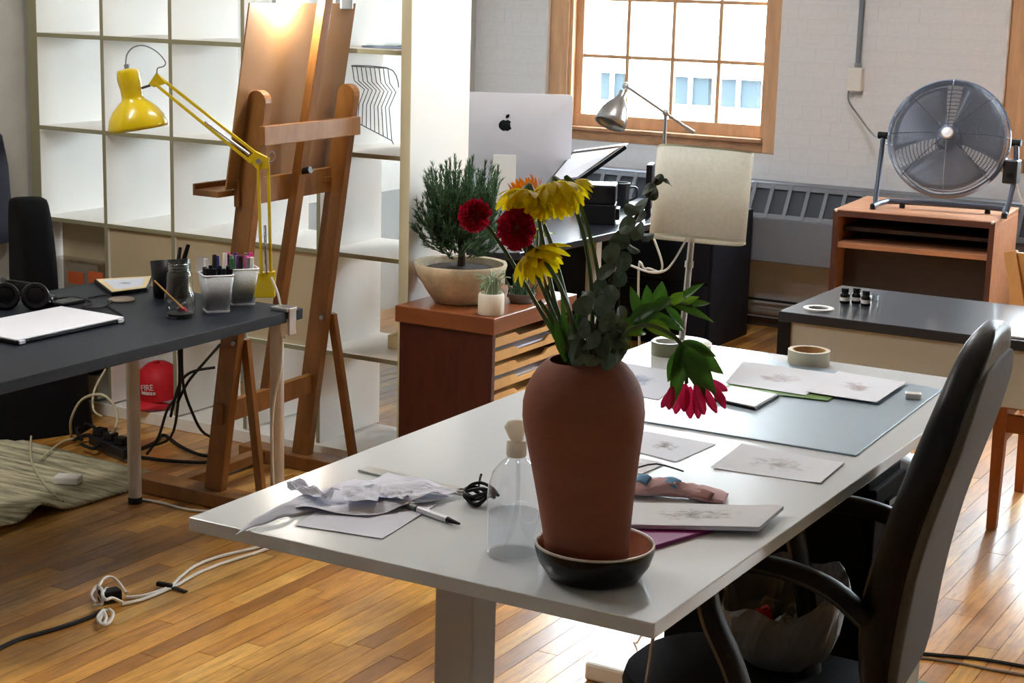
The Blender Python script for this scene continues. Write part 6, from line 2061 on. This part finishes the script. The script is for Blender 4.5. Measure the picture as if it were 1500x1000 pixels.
for k in range(8):
    a_ = 2 * PI * k / 8 + 0.02
    MB().tube([FN(r_, a_, dome(r_)) for r_ in (0.035, 0.10, 0.16, 0.21, 0.245, 0.262)], 0.0022, 6, 2).build('spoke', fan_dark if k != 6 else M['steel'], fa, smooth=True)
t_ = MB()
for k in range(14):
    r_ = 0.05 + (RF - 0.05) * k / 13
    t_.torus(FC - fn * (0.075 * math.sqrt(max(0, 1 - (r_ / (RF * 1.02)) ** 2)) + 0.03), r_, 0.0022, fn, 48, 4)
t_.build('rear_grille', fan_dark, fa, smooth=True)
ring = MB()
QF = fn.to_track_quat('Z', 'Y').to_matrix().to_4x4()
MF = Matrix.Translation(FC) @ QF
ring.lathe([(RF, -0.04), (RF + 0.006, -0.038), (RF + 0.006, 0.016), (RF, 0.018)], (0, 0, 0), 64, mtx=MF)
ring.build('rim_band', fan_dark, fa, smooth=True, solid=0.002)
MB().lathe([(0.0, 0.095), (0.022, 0.093), (0.028, 0.086), (0.028, 0.078)], (0, 0, 0), 28, mtx=MF).build('badge', M['alu'], fa, smooth=True)
MB().lathe([(0.034, 0.07), (0.036, 0.082), (0.028, 0.084)], (0, 0, 0), 28, mtx=MF).build('badge_ring', fan_dark, fa, smooth=True)
MB().lathe([(0, 0.035), (0.05, 0.033), (0.055, 0.02), (0.055, -0.02), (0.06, -0.03), (0.06, -0.11), (0.03, -0.125), (0, -0.125)], (0, 0, 0), 28, mtx=MF).build('motor', fan_dark, fa, smooth=True)
for k in range(3):
    a0 = 2 * PI * k / 3 + 0.5
    bl_ = MB().patch(lambda u, v: FN(0.05 + (RF - 0.07) * v, a0 + (u - 0.5) * (1.6 + 0.2 * v), 0.012 + 0.055 * (u - 0.5) * (1.2 - 0.4 * v)), 10, 8)
    bl_.build('blade', fan_blade, fa, smooth=True, solid=0.0015)
# stand
yb_ = 7.56
L_, R_ = FN(RF + 0.012, PI, -0.012), FN(RF + 0.012, 0, -0.012)
if L_.x > R_.x:
    L_, R_ = R_, L_
zf = 0.816
st = MB().tube([L_ + Vector((-0.018, 0, 0)), Vector((L_.x - 0.018, L_.y - 0.015, 1.0)), Vector((L_.x - 0.015, L_.y - 0.05, zf + 0.06)), Vector((L_.x - 0.012, L_.y - 0.06, zf + 0.002))], 0.012, 10, 4)
st.build('stand_side', fan_dark, fa, smooth=True)
MB().tube([R_ + Vector((0.018, 0, 0)), Vector((R_.x + 0.03, R_.y - 0.015, 1.0)), Vector((R_.x + 0.022, R_.y - 0.05, zf + 0.06)), Vector((R_.x + 0.015, R_.y - 0.07, zf + 0.002))], 0.012, 10, 4).build('stand_side', fan_dark, fa, smooth=True)
MB().tube([Vector((L_.x - 0.012, L_.y - 0.10, zf)), Vector((L_.x + 0.01, L_.y - 0.02, zf + 0.012)), Vector((L_.x + 0.06, L_.y + 0.05, zf + 0.012)), Vector((R_.x - 0.06, R_.y + 0.03, zf + 0.012)), Vector((R_.x + 0.0, R_.y - 0.03, zf + 0.008)), Vector((R_.x + 0.018, R_.y - 0.10, zf))], 0.013, 10, 4).build('base_tube', fan_dark, fa, smooth=True)
for p in (Vector((L_.x + 0.08, L_.y + 0.045, 0)), Vector((R_.x - 0.09, R_.y + 0.03, 0)), Vector((L_.x - 0.012, L_.y - 0.095, 0)), Vector((R_.x + 0.016, R_.y - 0.095, 0))):
    MB().cyl((p.x, p.y, 0.8005), (p.x, p.y, 0.822), 0.013, n=12).build('rubber_foot', M['rubber'], fa, smooth=True)
for p, s in ((L_, -1), (R_, 1)):
    MB().cyl(p, p + Vector((0.04 * s, 0, 0)), 0.016, n=14).build('tilt_knob', M['rubber'], fa, smooth=True)
cbx = PY(1483, 252, R_.y - 0.02)
B(cbx.x - 0.035, cbx.y - 0.035, cbx.z - 0.05, cbx.x + 0.028, cbx.y + 0.04, cbx.z + 0.055).build('control_box', M['m_dark'], fa, bevel=0.006)
MB().cyl((cbx.x, cbx.y - 0.036, cbx.z - 0.01), (cbx.x, cbx.y - 0.05, cbx.z - 0.01), 0.014, n=14).build('dial', M['black'], fa, smooth=True)
cable('white_cable', 'white cord hanging from the fan control box', [(cbx.x + 0.02, cbx.y, cbx.z - 0.05), (cbx.x + 0.05, cbx.y, cbx.z - 0.12), (cbx.x + 0.09, cbx.y + 0.05, cbx.z - 0.2), (cbx.x + 0.14, cbx.y + 0.2, cbx.z - 0.3)], 0.005, M['white_plastic'])
